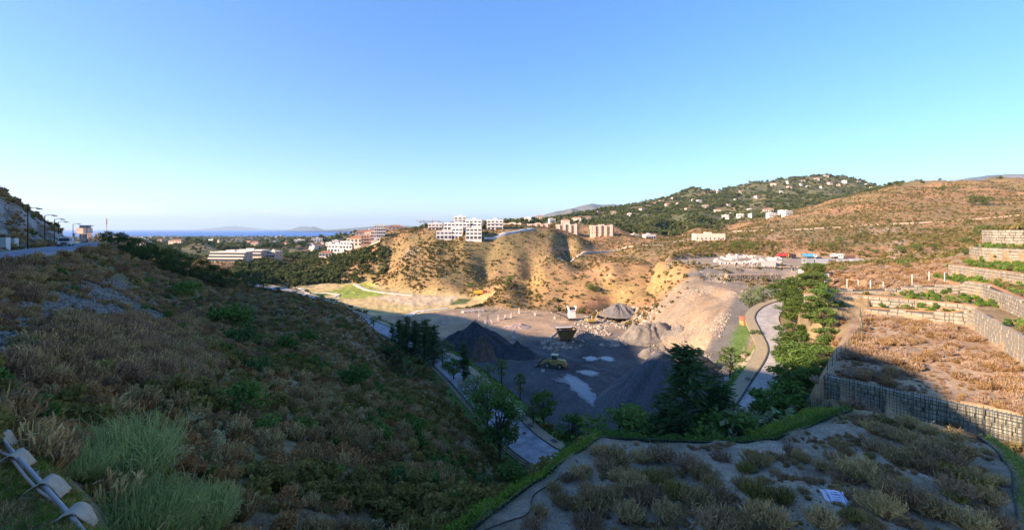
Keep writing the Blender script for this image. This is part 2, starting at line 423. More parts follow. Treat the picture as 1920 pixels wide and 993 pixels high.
for poly, z in (((xy('L7') + [(165, 118), (168, 132), (147, 131)]), -0.4),):
    GZ = np.where(sdist(GX, GY, poly) < -0.3, z, GZ)
# trench in front of the fence wall, and ground kept below the plot's edge
_fr = xy('F') + [(62, 36), (62, 22), (32, 18), (30, 23), (34, 29.5), (33.8, 33), (29, 36.5), (31, 47)]
GZ = np.where(sdist(GX, GY, _fr) < 0, np.minimum(GZ, -20.2 + 0.2 * fbm(GX, GY, 2, 95)), GZ)

# height look-up
_T0 = TH; _L0 = LR
def height(x, y):
    x = np.asarray(x, float); y = np.asarray(y, float)
    t = np.arctan2(x, y); l = np.log(np.maximum(np.hypot(x, y), 3.01))
    i = np.clip(np.searchsorted(_T0, t) - 1, 0, len(_T0) - 2)
    j = np.clip(((l - _L0[0]) / (_L0[1] - _L0[0])).astype(int), 0, len(_L0) - 2)
    a = np.clip((t - _T0[i]) / (_T0[i + 1] - _T0[i]), 0, 1); b = np.clip((l - _L0[j]) / (_L0[j + 1] - _L0[j]), 0, 1)
    return (GZ[i, j] * (1 - a) + GZ[i + 1, j] * a) * (1 - b) + (GZ[i, j + 1] * (1 - a) + GZ[i + 1, j + 1] * a) * b

_YS = np.exp(np.linspace(math.log(5), math.log(6500), 6000))
def ground(px, py, ymin=5.0, ymax=6500):
    """first point of the terrain on the sight line through a pixel"""
    ys = _YS[(_YS > ymin) & (_YS < ymax)]
    x = (px - CX) / FPX * ys
    zr = -(py - CY) / FPX * ys
    h = height(x, ys)
    k = np.argmax(h > zr)
    if not (h > zr).any(): k = int(np.argmin(zr - h))
    return (float(x[k]), float(ys[k]), float(h[k]))

# ------------------------------------------------------------------ materials
MATS = {}
def mat(name, color, rough=0.9, noise=0.0, scale=8.0, color2=None, spec=0.3, metal=0.0, bump=0.0, bscale=None, coat=0.0):
    if name in MATS: return MATS[name]
    m = bpy.data.materials.new(name); m.use_nodes = True
    nt = m.node_tree; b = nt.nodes['Principled BSDF']
    b.inputs['Roughness'].default_value = rough
    b.inputs['Metallic'].default_value = metal
    b.inputs['Specular IOR Level'].default_value = spec
    c = tuple(color) + (1,)
    b.inputs['Base Color'].default_value = c
    m.diffuse_color = c
    if noise or color2:
        tc = nt.nodes.new('ShaderNodeTexCoord')
        tx = nt.nodes.new('ShaderNodeTexNoise'); tx.inputs['Scale'].default_value = scale; tx.inputs['Detail'].default_value = 6; tx.inputs['Roughness'].default_value = 0.65
        nt.links.new(tc.outputs['Object'], tx.inputs['Vector'])
        rp = nt.nodes.new('ShaderNodeValToRGB')
        c2 = color2 if color2 else tuple(v * (1 - noise) for v in color)
        c1 = color if color2 else tuple(min(1, v * (1 + noise * 0.6)) for v in color)
        rp.color_ramp.elements[0].position = 0.32; rp.color_ramp.elements[1].position = 0.68
        rp.color_ramp.elements[0].color = tuple(c2) + (1,); rp.color_ramp.elements[1].color = tuple(c1) + (1,)
        nt.links.new(tx.outputs['Fac'], rp.inputs['Fac'])
        nt.links.new(rp.outputs['Color'], b.inputs['Base Color'])
        if bump:
            t2 = nt.nodes.new('ShaderNodeTexNoise'); t2.inputs['Scale'].default_value = bscale or scale * 3; t2.inputs['Detail'].default_value = 5
            nt.links.new(tc.outputs['Object'], t2.inputs['Vector'])
            bp = nt.nodes.new('ShaderNodeBump'); bp.inputs['Strength'].default_value = bump; bp.inputs['Distance'].default_value = 0.1
            nt.links.new(t2.outputs['Fac'], bp.inputs['Height']); nt.links.new(bp.outputs['Normal'], b.inputs['Normal'])
    MATS[name] = m
    return m

def terrain_mat():
    """vertex colour is the earth itself; noise at several sizes gives grain, pebbles and patches"""
    m = bpy.data.materials.new("earth"); m.use_nodes = True
    nt = m.node_tree; b = nt.nodes['Principled BSDF']; N = nt.nodes.new; L = nt.links.new
    b.inputs['Roughness'].default_value = 0.95; b.inputs['Specular IOR Level'].default_value = 0.1
    at_ = N('ShaderNodeAttribute'); at_.attribute_name = 'Col'
    tc = N('ShaderNodeTexCoord')
    def noise(scale, det=5, rough=0.6):
        t = N('ShaderNodeTexNoise'); t.inputs['Scale'].default_value = scale; t.inputs['Detail'].default_value = det; t.inputs['Roughness'].default_value = rough
        L(tc.outputs['Object'], t.inputs['Vector']); return t.outputs['Fac']
    n1 = noise(0.09, 8, 0.7); n2 = noise(1.3, 8, 0.75)
    mul = N('ShaderNodeMath'); mul.operation = 'MULTIPLY'; L(n1, mul.inputs[0]); L(n2, mul.inputs[1])
    mr = N('ShaderNodeMapRange'); mr.inputs[1].default_value = 0.12; mr.inputs[2].default_value = 0.40; mr.inputs[3].default_value = 0.55; mr.inputs[4].default_value = 1.4
    L(mul.outputs[0], mr.inputs[0])
    n5 = noise(6.5, 6, 0.8); m5 = N('ShaderNodeMapRange'); m5.inputs[1].default_value = 0.35; m5.inputs[2].default_value = 0.65; m5.inputs[3].default_value = 0.72; m5.inputs[4].default_value = 1.22; L(n5, m5.inputs[0])
    mm = N('ShaderNodeMath'); mm.operation = 'MULTIPLY'; L(mr.outputs[0], mm.inputs[0]); L(m5.outputs[0], mm.inputs[1])
    mx = N('ShaderNodeVectorMath'); mx.operation = 'SCALE'
    L(at_.outputs['Color'], mx.inputs[0]); L(mm.outputs[0], mx.inputs['Scale'])
    # low ground cover too small to build: olive and rust tufts between the bushes
    sa = N('ShaderNodeAttribute'); sa.attribute_name = 'Cover'
    def tufts(scale, lo, hi, colr, prev):
        n_ = noise(scale, 4, 0.7); r_ = N('ShaderNodeMapRange'); r_.inputs[1].default_value = lo; r_.inputs[2].default_value = hi; L(n_, r_.inputs[0])
        k_ = N('ShaderNodeMath'); k_.operation = 'MULTIPLY'; L(r_.outputs[0], k_.inputs[0]); L(sa.outputs['Fac'], k_.inputs[1])
        x_ = N('ShaderNodeMix'); x_.data_type = 'RGBA'; L(k_.outputs[0], x_.inputs[0]); L(prev, x_.inputs[6]); x_.inputs[7].default_value = colr + (1,)
        return x_.outputs[2]
    c_ = tufts(0.55, 0.50, 0.58, (0.15, 0.14, 0.055), mx.outputs[0]); c_ = tufts(0.95, 0.54, 0.62, (0.30, 0.16, 0.085), c_); c_ = tufts(0.28, 0.56, 0.64, (0.10, 0.10, 0.04), c_)
    L(c_, b.inputs['Base Color'])
    n3 = noise(2.2, 8, 0.7)
    bp = N('ShaderNodeBump'); bp.inputs['Strength'].default_value = 0.5; bp.inputs['Distance'].default_value = 0.25
    L(n3, bp.inputs['Height']); L(bp.outputs['Normal'], b.inputs['Normal'])
    return m

# ------------------------------------------------------------------ ground colours
PY = gpy()
C = np.zeros(GX.shape + (3,))
C[:] = (0.25, 0.18, 0.095)                                  # dry brown earth with litter
def paint(mask, col, amt=1.0):
    w = (np.asarray(mask, float) * amt)[..., None]
    C[:] = C * (1 - w) + np.array(col) * w
def pmask(poly, y0, y1, soft=6.0):
    """region outlined in the photograph, limited to a range of distances"""
    m = np.zeros(GX.shape)
    xs = [p[0] for p in poly]; ys = [p[1] for p in poly]
    k = (GY > y0) & (GY < y1) & (GPX > min(xs) - 40) & (GPX < max(xs) + 40)
    if not k.any(): return m
    jx = GPX[k] + soft * 1.2 * fbm(GX[k] / (GY[k] * 0.03), GY[k] / (GY[k].mean() * 0.03), 3, 41)
    jy = PY[k] + soft * 0.8 * fbm(GX[k] / (GY[k] * 0.03) + 9, GY[k] / (GY[k].mean() * 0.03), 3, 43)
    m[k] = 1 - smooth(-soft * 0.5, soft * 0.5, sdist(jx, jy, poly))
    return m
nz = lambda s, seed, o=4: fbm(GX / s, GY / s, o, seed) * 0.5 + 0.5
far = smooth(3.0, 3.1, GR)
# near hillside: olive patches over brown
paint((GR < 260) * (GPX < 1000) * smooth(0.45, 0.62, nz(9, 51)), (0.155, 0.14, 0.055), 0.8)
# rest of the world beyond the valley: dry hills
hills = smooth(170, 215, GY)
paint(hills, (0.44, 0.232, 0.115))
paint(hills * smooth(0.47, 0.60, nz(38, 52)), (0.27, 0.195, 0.085), 0.7)
mainhill = smooth(690, 760, GPX) * smooth(1130, 1060, GPX) * smooth(285, 300, GY) * smooth(430, 410, GY)
paint(mainhill, (0.34, 0.21, 0.10), 0.85); paint(mainhill * smooth(0.45, 0.6, nz(22, 66)), (0.25, 0.185, 0.075), 0.7)
# wooded country
wood = smooth(540, 610, GY) * (1 - smooth(1290, 1420, GPX) * (1 - smooth(690, 780, GY)))
paint(wood, (0.12, 0.125, 0.065))
paint(wood * smooth(0.55, 0.7, nz(120, 53)), (0.24, 0.18, 0.10), 0.6)
paint(smooth(1200, 2200, GR) * (GPX < 950), (0.14, 0.15, 0.11), 0.8)
# rock cut above the left road
paint(pmask([(-400, 200), (0, 372), (60, 400), (115, 428), (150, 450), (120, 456), (60, 464), (0, 472), (-400, 500)], 60, 170), (0.17, 0.14, 0.10))
rk = pmask([(-400, 200), (0, 372), (60, 400), (115, 428), (150, 450), (120, 456), (60, 464), (0, 472), (-400, 500)], 60, 170)
paint(rk * smooth(0.52, 0.60, fbm((GX * 0.8 + GZ * 1.5) / 3, (GZ * 0.9 - GX * 0.2) / 3, 3, 61) * 0.5 + 0.5), (0.34, 0.32, 0.28))
# scree
SCREE = [(0, 565), (70, 560), (150, 525), (215, 520), (250, 545), (300, 575), (318, 608), (260, 620), (180, 598), (110, 612), (60, 660), (0, 690), (-60, 690), (-60, 590)]
scree = pmask(SCREE, 20, 90, 14)
paint(scree, (0.22, 0.18, 0.135))
# terrace gravel
ter = 1 - smooth(-0.1, 0.5, np.where((GR < 60) & (GY > 3), sdist(GX, GY, TERR), 9))
paint(ter, (0.36, 0.275, 0.19))
paint(ter * smooth(0.5, 0.65, nz(2.4, 54)), (0.25, 0.17, 0.10), 0.8)
paint(ter * smooth(0.52, 0.6, nz(0.7, 67)), (0.38, 0.31, 0.23), 0.5)
# the small lawn by the pipes
lawn = ((GR < 16) & (GPX < 240)) * 1.0
paint(lawn * smooth(0.44, 0.52, nz(0.9, 55)), (0.12, 0.14, 0.05), 0.9)
paint(smooth(1480, 1560, GPX) * smooth(36, 44, GR) * (GY < 230), (0.33, 0.23, 0.12))
# dry plot
pl = 1 - smooth(0, 1.0, sdist(GX, GY, PLOT))
paint(pl, (0.46, 0.31, 0.18)); paint(pl * smooth(0.5, 0.62, nz(4, 56)), (0.34, 0.20, 0.11), 0.7)
# ground round the terraces and the upper plot
up = pmask([(1510, 545), (1560, 512), (1700, 500), (1800, 505), (1800, 535), (1700, 545), (1560, 550)], 85, 135, 5)
paint(up, (0.46, 0.27, 0.13))
# quarry floor
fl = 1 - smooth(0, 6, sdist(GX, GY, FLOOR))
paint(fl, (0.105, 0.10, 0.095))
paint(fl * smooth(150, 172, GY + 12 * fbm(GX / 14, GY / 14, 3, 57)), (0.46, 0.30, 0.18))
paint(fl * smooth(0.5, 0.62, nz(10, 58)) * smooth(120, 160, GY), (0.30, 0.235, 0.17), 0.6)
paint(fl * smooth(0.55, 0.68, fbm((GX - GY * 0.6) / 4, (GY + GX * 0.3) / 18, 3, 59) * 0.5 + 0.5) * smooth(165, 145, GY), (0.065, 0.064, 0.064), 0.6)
# ruts worn by the machines, curving in from the near edge
for cx_, cy_, R_ in ((-62, 86, 92), (-62, 86, 95), (-60, 90, 84), (-58, 90, 87.5), (70, 190, 82), (70, 190, 86), (-20, 60, 78), (-20, 60, 82)):
    q_ = np.abs(np.hypot(GX - cx_, GY - cy_) - R_ + 1.2 * fbm(GX / 12, GY / 12, 2, int(R_)))
    paint(fl * (1 - smooth(0.3, 0.9, q_)) * smooth(0.35, 0.6, nz(9, int(R_) + 7)), (0.16, 0.145, 0.13) if R_ % 2 else (0.06, 0.058, 0.056), 0.7)
# grey spoil on the faces right of the quarry
sp = pmask([(1180, 640), (1215, 590), (1260, 545), (1330, 500), (1420, 498), (1500, 500), (1500, 535), (1440, 556), (1400, 600), (1380, 660), (1340, 720), (1290, 700), (1240, 650)], 90, 225, 8)
paint(sp, (0.30, 0.225, 0.155)); paint(sp * smooth(0.5, 0.62, nz(6, 60)), (0.36, 0.245, 0.15), 0.8)
paint(pmask([(1240, 500), (1500, 500), (1500, 516), (1240, 520)], 190, 225, 3), (0.24, 0.20, 0.165))
yd = 1 - smooth(0, 5, sdist(GX, GY, YARD)); paint(yd, (0.38, 0.29, 0.20))
# ramp: dark packed gravel
dr, _ = pdist(GX, GY, RAMP, False); paint((1 - smooth(3.4, 5.2, dr + 1.2 * fbm(GX / 3, GY / 3, 3, 62))) * (GY > 90), (0.20, 0.175, 0.15))
# orange hill
oh = pmask([(880, 565), (900, 545), (960, 520), (1010, 500), (1100, 490), (1260, 488), (1300, 500), (1260, 540), (1210, 568), (1150, 572), (1050, 582), (950, 578)], 190, 300, 8)
paint(oh, (0.44, 0.25, 0.11)); paint(oh * smooth(0.48, 0.6, nz(16, 63)), (0.38, 0.24, 0.095), 0.8)
paint(pmask([(1060, 512), (1120, 505), (1190, 512), (1280, 520), (1250, 530), (1150, 524), (1080, 524)], 200, 300, 6), (0.50, 0.28, 0.13))
paint(pmask([(1050, 582), (1120, 555), (1160, 556), (1110, 580)], 200, 290, 5), (0.42, 0.21, 0.10))
# golf fairways
gf = 1 - smooth(0, 10, sdist(GX, GY, GOLF)); paint(gf, (0.62, 0.44, 0.20)); paint(gf * smooth(0.52, 0.62, nz(26, 64)), (0.54, 0.41, 0.16), 0.7)
for poly, c in [([(620, 545), (650, 538), (690, 538), (735, 549), (700, 557), (640, 560)], (0.33, 0.36, 0.07)),
                ([(640, 535), (690, 530), (705, 535), (660, 541)], (0.42, 0.40, 0.08)),
                ([(560, 549), (620, 546), (640, 552), (590, 556)], (0.36, 0.34, 0.08)),
                ([(838, 573), (858, 560), (886, 560), (872, 570)], (0.12, 0.15, 0.05))]:
    paint(pmask(poly, 200, 380, 3), c)
paint(pmask([(690, 556), (780, 552), (860, 556), (838, 572), (770, 574)], 200, 330, 3), (0.66, 0.47, 0.28))
# bright earth scars on the hills
for poly, y0, y1, c in [([(1030, 466), (1070, 462), (1080, 472), (1030, 474)], 300, 420, (0.50, 0.28, 0.15)), ([(765, 470), (785, 465), (770, 480), (750, 490)], 300, 400, (0.40, 0.32, 0.25)),
                        ([(1300, 436), (1420, 425), (1480, 430), (1460, 446), (1330, 448)], 280, 480, (0.46, 0.30, 0.17)), ([(1590, 425), (1680, 420), (1690, 440), (1620, 438)], 280, 420, (0.46, 0.31, 0.19)),
                        ([(1660, 480), (1680, 440), (1700, 445), (1690, 482)], 220, 330, (0.48, 0.33, 0.22))]:
    paint(pmask(poly, y0, y1, 5), c)
# green verges beside the roads
vg = pmask([(930, 720), (950, 720), (1010, 780), (1040, 810), (1050, 850), (1010, 800), (960, 760)], 60, 140, 6)
for line in (LROADS[24:], RROADS):
    dl, _ = pdist(GX, GY, line, False)
    paint((1 - smooth(7.0, 10, dl)) * smooth(4, 5, dl) * (GY < 150) * (GY > 68) * (GPX < 1480), (0.11, 0.19, 0.035), 0.85)

# pale stone face below the sunlit road's pavement
dl, _ = pdist(GX, GY, RROADS, False); dq, _ = pdist(GX, GY, RAMP, False)
paint(smooth(5.0, 5.6, dl) * (1 - smooth(10, 13, dl)) * (GY > 88) * (GY < 128) * (GPX < 1440) * (dq > 3.5), (0.50, 0.37, 0.26), 0.95)

def grid_mesh(name, X, Y, Z, cols=None):
    nt_, nr = X.shape
    v = np.stack([X, Y, Z], -1).reshape(-1, 3).astype(np.float32)
    idx = np.arange(nt_ * nr).reshape(nt_, nr)
    f = np.stack([idx[:-1, :-1], idx[1:, :-1], idx[1:, 1:], idx[:-1, 1:]], -1).reshape(-1, 4)
    f = f[:, ::-1]
    return raw_mesh(name, v, f, cols)

def raw_mesh(name, v, f, cols=None, smooth_=True):
    """mesh from numpy arrays, all faces with the same number of corners"""
    me = bpy.data.meshes.new(name)
    n, k = f.shape
    me.vertices.add(len(v)); me.vertices.foreach_set('co', np.asarray(v, np.float32).ravel())
    me.loops.add(n * k); me.loops.foreach_set('vertex_index', f.astype(np.int32).ravel())
    me.polygons.add(n); me.polygons.foreach_set('loop_start', np.arange(0, n * k, k, dtype=np.int32))
    me.polygons.foreach_set('use_smooth', np.full(n, smooth_))
    me.update(calc_edges=True)
    if cols is not None:
        a = me.color_attributes.new('Col', 'FLOAT_COLOR', 'POINT')
        c = np.ones((len(v), 4), np.float32); c[:, :3] = cols.reshape(-1, 3)
        a.data.foreach_set('color', c.ravel())
    return me

def link(name, me, material=None, parent=None, **props):
    o = bpy.data.objects.new(name, me)
    COL.objects.link(o)
    if parent is not None: o.parent = parent
    if material is not None and me is not None and len(me.materials) == 0: me.materials.append(material)
    for k, v in props.items(): o[k] = v
    return o

COVER = hills * (1 - 0.75 * fl) * (1 - gf) * (1 - yd) * (1 - 0.9 * sp) * (1 - 0.3 * oh) * (0.35 + 0.55 * smooth(0.40, 0.62, nz(30, 68)))
COVER = np.maximum(COVER, 0.9 * mainhill)
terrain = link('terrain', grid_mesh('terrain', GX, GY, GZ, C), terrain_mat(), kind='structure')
_ca = terrain.data.attributes.new('Cover', 'FLOAT', 'POINT'); _ca.data.foreach_set('value', COVER.astype(np.float32).ravel())
# sea
def quad(name, x0, x1, y0, y1, z, m, **props):
    return link(name, raw_mesh(name, np.array([(x0, y0, z), (x1, y0, z), (x1, y1, z), (x0, y1, z)]), np.array([[0, 1, 2, 3]]), smooth_=False), m, **props)
sea_m = mat('sea_water', (0.02, 0.15, 0.50), 0.6, spec=0.1)
quad('sea', -60000, 14000, 3000, 70000, -93.5, sea_m, kind='structure')

# ------------------------------------------------------------------ mesh building helpers
class MB:
    """collects faces (tris and quads) for one mesh"""
    def __init__(self): self.v = []; self.f = []
    def add(self, vs, fs):
        k = len(self.v); self.v.extend([tuple(map(float, p)) for p in vs]); self.f.extend([tuple(i + k for i in f) for f in fs]); return self
    def box(self, x0, x1, y0, y1, z0, z1, taper=0.0):
        t = taper
        return self.add([(x0, y0, z0), (x1, y0, z0), (x1, y1, z0), (x0, y1, z0), (x0 + t, y0 + t, z1), (x1 - t, y0 + t, z1), (x1 - t, y1 - t, z1), (x0 + t, y1 - t, z1)],
                        [(3, 2, 1, 0), (4, 5, 6, 7), (0, 1, 5, 4), (1, 2, 6, 5), (2, 3, 7, 6), (3, 0, 4, 7)])
    def prism(self, pts, y0, y1):
        """outline in x,z extruded along y"""
        n = len(pts)
        v = [(p[0], y0, p[1]) for p in pts] + [(p[0], y1, p[1]) for p in pts]
        f = [tuple(range(n)), tuple(range(2 * n - 1, n - 1, -1))]
        f += [(i + n, (i + 1) % n + n, (i + 1) % n, i) for i in range(n)]
        return self.add(v, f)
    def tube(self, pts, rad, n=6, cap=True):
        pts = [Vector(p) for p in pts]
        rad = rad if hasattr(rad, '__len__') else [rad] * len(pts)
        vs = []; fs = []
        for i, p in enumerate(pts):
            t = (pts[min(i + 1, len(pts) - 1)] - pts[max(i - 1, 0)]).normalized()
            a = t.orthogonal().normalized() if i == 0 else (a - t * a.dot(t)).normalized()
            b = t.cross(a)
            for k in range(n):
                w = 2 * math.pi * k / n
                vs.append(p + (a * math.cos(w) + b * math.sin(w)) * rad[i])
        for i in range(len(pts) - 1):
            for k in range(n):
                fs.append((i * n + k, i * n + (k + 1) % n, (i + 1) * n + (k + 1) % n, (i + 1) * n + k))
        if cap:
            fs.append(tuple(range(n - 1, -1, -1))); fs.append(tuple(range((len(pts) - 1) * n, len(pts) * n)))
        return self.add(vs, fs)
    def cyl(self, c, axis, r, h, n=16, r2=None):
        c = Vector(c); ax = Vector(axis).normalized()
        return self.tube([c - ax * h / 2, c + ax * h / 2], [r, r if r2 is None else r2], n)
    def mesh(self, name, smooth_=False):
        me = bpy.data.meshes.new(name); me.from_pydata(self.v, [], self.f); me.update()
        if smooth_: me.polygons.foreach_set('use_smooth', [True] * len(me.polygons))
        return me
    def build(self, name, material, parent=None, smooth_=False, **props):
        return link(name, self.mesh(name, smooth_), material, parent, **props)

def empty(name, loc=(0, 0, 0), rz=0.0, scale=1.0, **props):
    o = bpy.data.objects.new(name, None); COL.objects.link(o)
    o.empty_display_size = 0.2
    o.location = loc; o.rotation_euler = (0, 0, rz); o.scale = (scale,) * 3
    for k, v in props.items(): o[k] = v
    return o

def dup(o, parent=None, **props):
    """copy of a thing with copies of its parts and sub-parts"""
    c = o.copy(); COL.objects.link(c)
    if parent is not None: c.parent = parent
    for ch in list(o.children): dup(ch, c)
    for k, v in props.items(): c[k] = v
    return c

def offs(line, off):
    p = np.array([q[:2] for q in line]); t = np.gradient(p, axis=0); t /= np.linalg.norm(t, axis=1)[:, None]
    n = np.stack([-t[:, 1], t[:, 0]], -1)
    o = np.asarray(off)
    return p + n * (o[:, None] if o.ndim else o)

def ribbon(name, line, prof, m, parent=None, closed=False, **props):
    """cross-section (offset, height) drawn along a line of x,y,z"""
    rows = []
    for o, dz in prof:
        q = offs(line, o); rows.append(np.c_[q, np.array([l[2] for l in line]) + dz])
    k = len(line); n = len(prof)
    v = np.concatenate(rows)
    f = [(a * k + i, a * k + i + 1, b * k + i + 1, b * k + i) for a, b in ([(j, j + 1) for j in range(n - 1)] + ([(n - 1, 0)] if closed else [])) for i in range(k - 1)]
    return link(name, raw_mesh(name, v, np.array(f), smooth_=False), m, parent, **props)

def resample(line, step):
    p = np.array(line, float); d = np.r_[0, np.cumsum(np.linalg.norm(np.diff(p[:, :2], axis=0), axis=1))]
    t = np.linspace(0, d[-1], max(2, int(round(d[-1] / step)) + 1))
    return [tuple(q) for q in np.stack([np.interp(t, d, p[:, i]) for i in range(p.shape[1])], -1)]

# ------------------------------------------------------------------ roads and pavements
asph = mat('pale_asphalt', (0.34, 0.32, 0.32), 0.85, 0.4, 0.5, bump=0.15, bscale=20)
asph2 = mat('worn_asphalt', (0.26, 0.24, 0.27), 0.85, 0.25, 0.4, bump=0.15, bscale=20)
tile = mat('sand_paving', (0.36, 0.28, 0.17), 0.9, 0.3, 3.0, bump=0.2)
kerbm = mat('concrete_kerb', (0.36, 0.34, 0.31), 0.9, 0.25, 2.0)
darkk = mat('dark_gutter', (0.07, 0.065, 0.06), 0.9, 0.3, 2.0)
dirt_m = mat('pale_dirt', (0.52, 0.40, 0.29), 0.95, 0.2, 0.5)
lr = resample(LROADS, 1.6); rr = resample(RROADS[4:], 1.4)
ribbon('road', lr, [(-3.2, 0.05), (0, 0.09), (3.2, 0.05)], asph, kind='structure')
pv = ribbon('pavement', lr, [(-3.2, 0.0), (-3.2, 0.19), (-3.38, 0.19), (-3.38, 0.185), (-5.4, 0.185), (-5.4, -0.4)], tile, kind='structure')
ribbon('kerb', lr, [(-3.17, 0.0), (-3.17, 0.20), (-3.36, 0.20), (-3.36, 0.0)], darkk, pv)
vk = ribbon('verge', lr, [(3.2, 0.0), (3.2, 0.17), (3.4, 0.17), (4.6, 0.17), (4.6, -0.3)], mat('verge_soil', (0.07, 0.075, 0.05), 0.95, 0.4, 1.5), kind='structure')
ribbon('kerb', lr, [(3.17, 0.0), (3.17, 0.185), (3.36, 0.185), (3.36, 0.0)], kerbm, vk)
ribbon('road', rr, [(-2.6, 0.05), (0, 0.09), (2.5, 0.05)], mat('lit_asphalt', (0.42, 0.37, 0.335), 0.85, 0.32, 0.5, bump=0.15, bscale=20), kind='structure')  # asphalt colour made lighter and warmer for the sunlight on this road
pv2 = ribbon('pavement', rr, [(2.5, 0.0), (2.5, 0.19), (5.0, 0.19), (5.0, -0.5)], tile, kind='structure')
ribbon('kerb', rr, [(2.45, 0.0), (2.45, 0.2), (2.75, 0.2), (2.75, 0.0)], darkk, pv2)
ribbon('kerb', rr, [(-2.55, 0.0), (-2.55, 0.17), (-2.8, 0.17), (-2.8, -0.2)], kerbm, pv2)
ll = resample(ROADL, 2.5)
ribbon('road', ll, [(-3.4, 0.03), (0, 0.1), (3.2, 0.03)], asph2, kind='structure')
pv3 = ribbon('pavement', ll, [(-3.4, 0.0), (-3.4, 0.17), (-5.0, 0.17), (-5.0, -0.6)], kerbm, kind='structure')
ribbon('kerb', ll, [(3.2, 0.0), (3.2, 0.17), (3.5, 0.17), (3.5, -0.3)], kerbm, pv3)

# covers set into the pavement and the road
cover = mat('cover_iron', (0.10, 0.07, 0.06), 0.7, 0.3, 6.0, metal=0.2)
def on_line(line, x, y):
    p = np.array(line); i = int(np.argmin((p[:, 0] - x) ** 2 + (p[:, 1] - y) ** 2)); j = min(i + 1, len(p) - 1); i = j - 1
    t = p[j, :2] - p[i, :2]; return p[i], math.atan2(t[1], t[0])
def cover_plate(px, py, z, w, l, ang, label):
    x, y, _ = atz(px, py, z)
    r = empty('inspection_cover', (x, y, z), ang, label=label, category='cover', group='covers set in the paving')
    MB().box(-l / 2, l / 2, -w / 2, w / 2, 0.0, 0.03, 0.01).build('frame', kerbm, r)
    MB().box(-l / 2 + .08, l / 2 - .08, -w / 2 + .08, w / 2 - .08, 0.03, 0.045, 0.01).build('lid', cover, r)
for px, py in ((981, 783), (994, 797), (1039, 826)):
    _, a = on_line(lr, *atz(px, py, -38.3)[:2]); cover_plate(px, py, -38.31, 1.1, 1.7, a, 'brown square cover set in the sand paving beside the curved road')
_, a = on_line(rr, *atz(1404, 705, -28.6)[:2]); cover_plate(1402, 708, -28.6, 0.9, 1.2, a, 'brown square cover in the pavement by the sunlit road')
c0 = atz(983, 811, -38.4)
mh = empty('manhole', (c0[0], c0[1], -38.42), label='round grey manhole cover in the middle of the curved road', category='manhole')
MB().cyl((0, 0, 0.01), (0, 0, 1), 0.5, 0.06, 20).build('rim', kerbm, mh); MB().cyl((0, 0, 0.03), (0, 0, 1), 0.4, 0.05, 20).build('lid', cover, mh)

# tracks and paths that lie on the hills
def track(name, pix, half, m, y0=0, lift=0.25, step=3.0, y1=6500):
    w = resample(smooth_line([ground(px, py, y0, y1) for px, py in pix], 6), step)
    x = np.array([p[0] for p in w]); y = np.array([p[1] for p in w])
    z = np.convolve(np.pad(height(x, y), 2, 'edge'), np.ones(5) / 5, 'valid')
    line = [(a, b, c) for a, b, c in zip(x, y, z)]
    zs = []
    for o in (-half, 0, half):
        q = offs(line, o); zs.append(height(q[:, 0], q[:, 1]))
    zm = np.max(zs, 0)
    line = [(a, b, c) for a, b, c in zip(x, y, zm)]
    return ribbon(name, line, [(-half - 1.0, -1.6), (-half, lift), (half, lift), (half + 1.0, -1.6)], m, kind='structure')
track('track', [(1300, 447), (1360, 436), (1440, 432), (1530, 428), (1600, 424), (1690, 419), (1760, 416), (1840, 410), (1930, 401), (1990, 396)], 1.8, dirt_m, 250)
track('track', [(1040, 483), (1100, 473), (1160, 467), (1220, 460), (1290, 449)], 1.6, dirt_m, 290, 0.2)
track('track', [(1680, 485), (1715, 484), (1750, 483), (1780, 482)], 1.3, dirt_m, 140, 0.15, y1=300)
track('golf_path', [(665, 533), (673, 537), (690, 544), (715, 548), (740, 551), (775, 554)], 1.3, mat('path_concrete', (0.62, 0.53, 0.42), 0.9, 0.1, 1.0), 200)
track('golf_path', [(553, 540), (568, 543), (576, 549), (572, 556), (590, 551), (620, 550), (634, 552), (625, 558)], 1.2, MATS['path_concrete'], 200)
track('golf_path', [(765, 594), (775, 587), (800, 582), (840, 578)], 1.6, MATS['path_concrete'], 190)
track('dirt_road', [(905, 447), (940, 440), (975, 433), (1000, 429)], 2.2, mat('road_concrete', (0.50, 0.46, 0.42), 0.9, 0.1, 1.0), 300, 0.3)
track('dirt_road', [(560, 485), (600, 482), (650, 474), (690, 463), (715, 452)], 1.8, dirt_m, 330, 0.25)
# parking slab at the end of the left road
pk = [atz(px, py, -38.3) for px, py in ((533, 546), (552, 545), (557, 556), (540, 557))]

# ------------------------------------------------------------------ far land: mountains beyond, sea
def mountain(name, prof, Y, depth, m, seed, base=445):
    """ridge with flanks: profile of (px, py) at distance Y"""
    px = np.linspace(prof[0][0], prof[-1][0], 120)
    py = np.interp(px, [p[0] for p in prof], [p[1] for p in prof])
    rows = []
    W = np.linspace(-1, 1, 25)
    x = (px - CX) / FPX * Y; zt = -(py - CY) / FPX * Y; zb = -(base - CY) / FPX * Y
    Xg = np.repeat(x[:, None], 25, 1); Yg = Y + W[None, :] * depth + 0 * Xg
    h = (1 - np.abs(W)[None, :]) ** 1.25
    amp = (zt - zb)[:, None]
    n = fbm(Xg / (Y * 0.03), Yg / (Y * 0.03), 5, seed, 0.6)
    Zg = zb + amp * h * (1 + 0.55 * n * (np.abs(W)[None, :] ** 0.6)) + amp * 0.03 * n
    return link(name, grid_mesh(name, Xg, Yg, Zg), m, kind='structure')
mt_m = mat('far_mountain_rock', (0.20, 0.17, 0.13), 0.95, 0.4, 0.002, (0.10, 0.10, 0.07))
mountain('mountain', [(990, 428), (1020, 403), (1045, 396), (1075, 390), (1095, 384), (1110, 381), (1125, 384), (1150, 383), (1175, 388), (1230, 395), (1300, 400)], 11000, 2600, mt_m, 3)
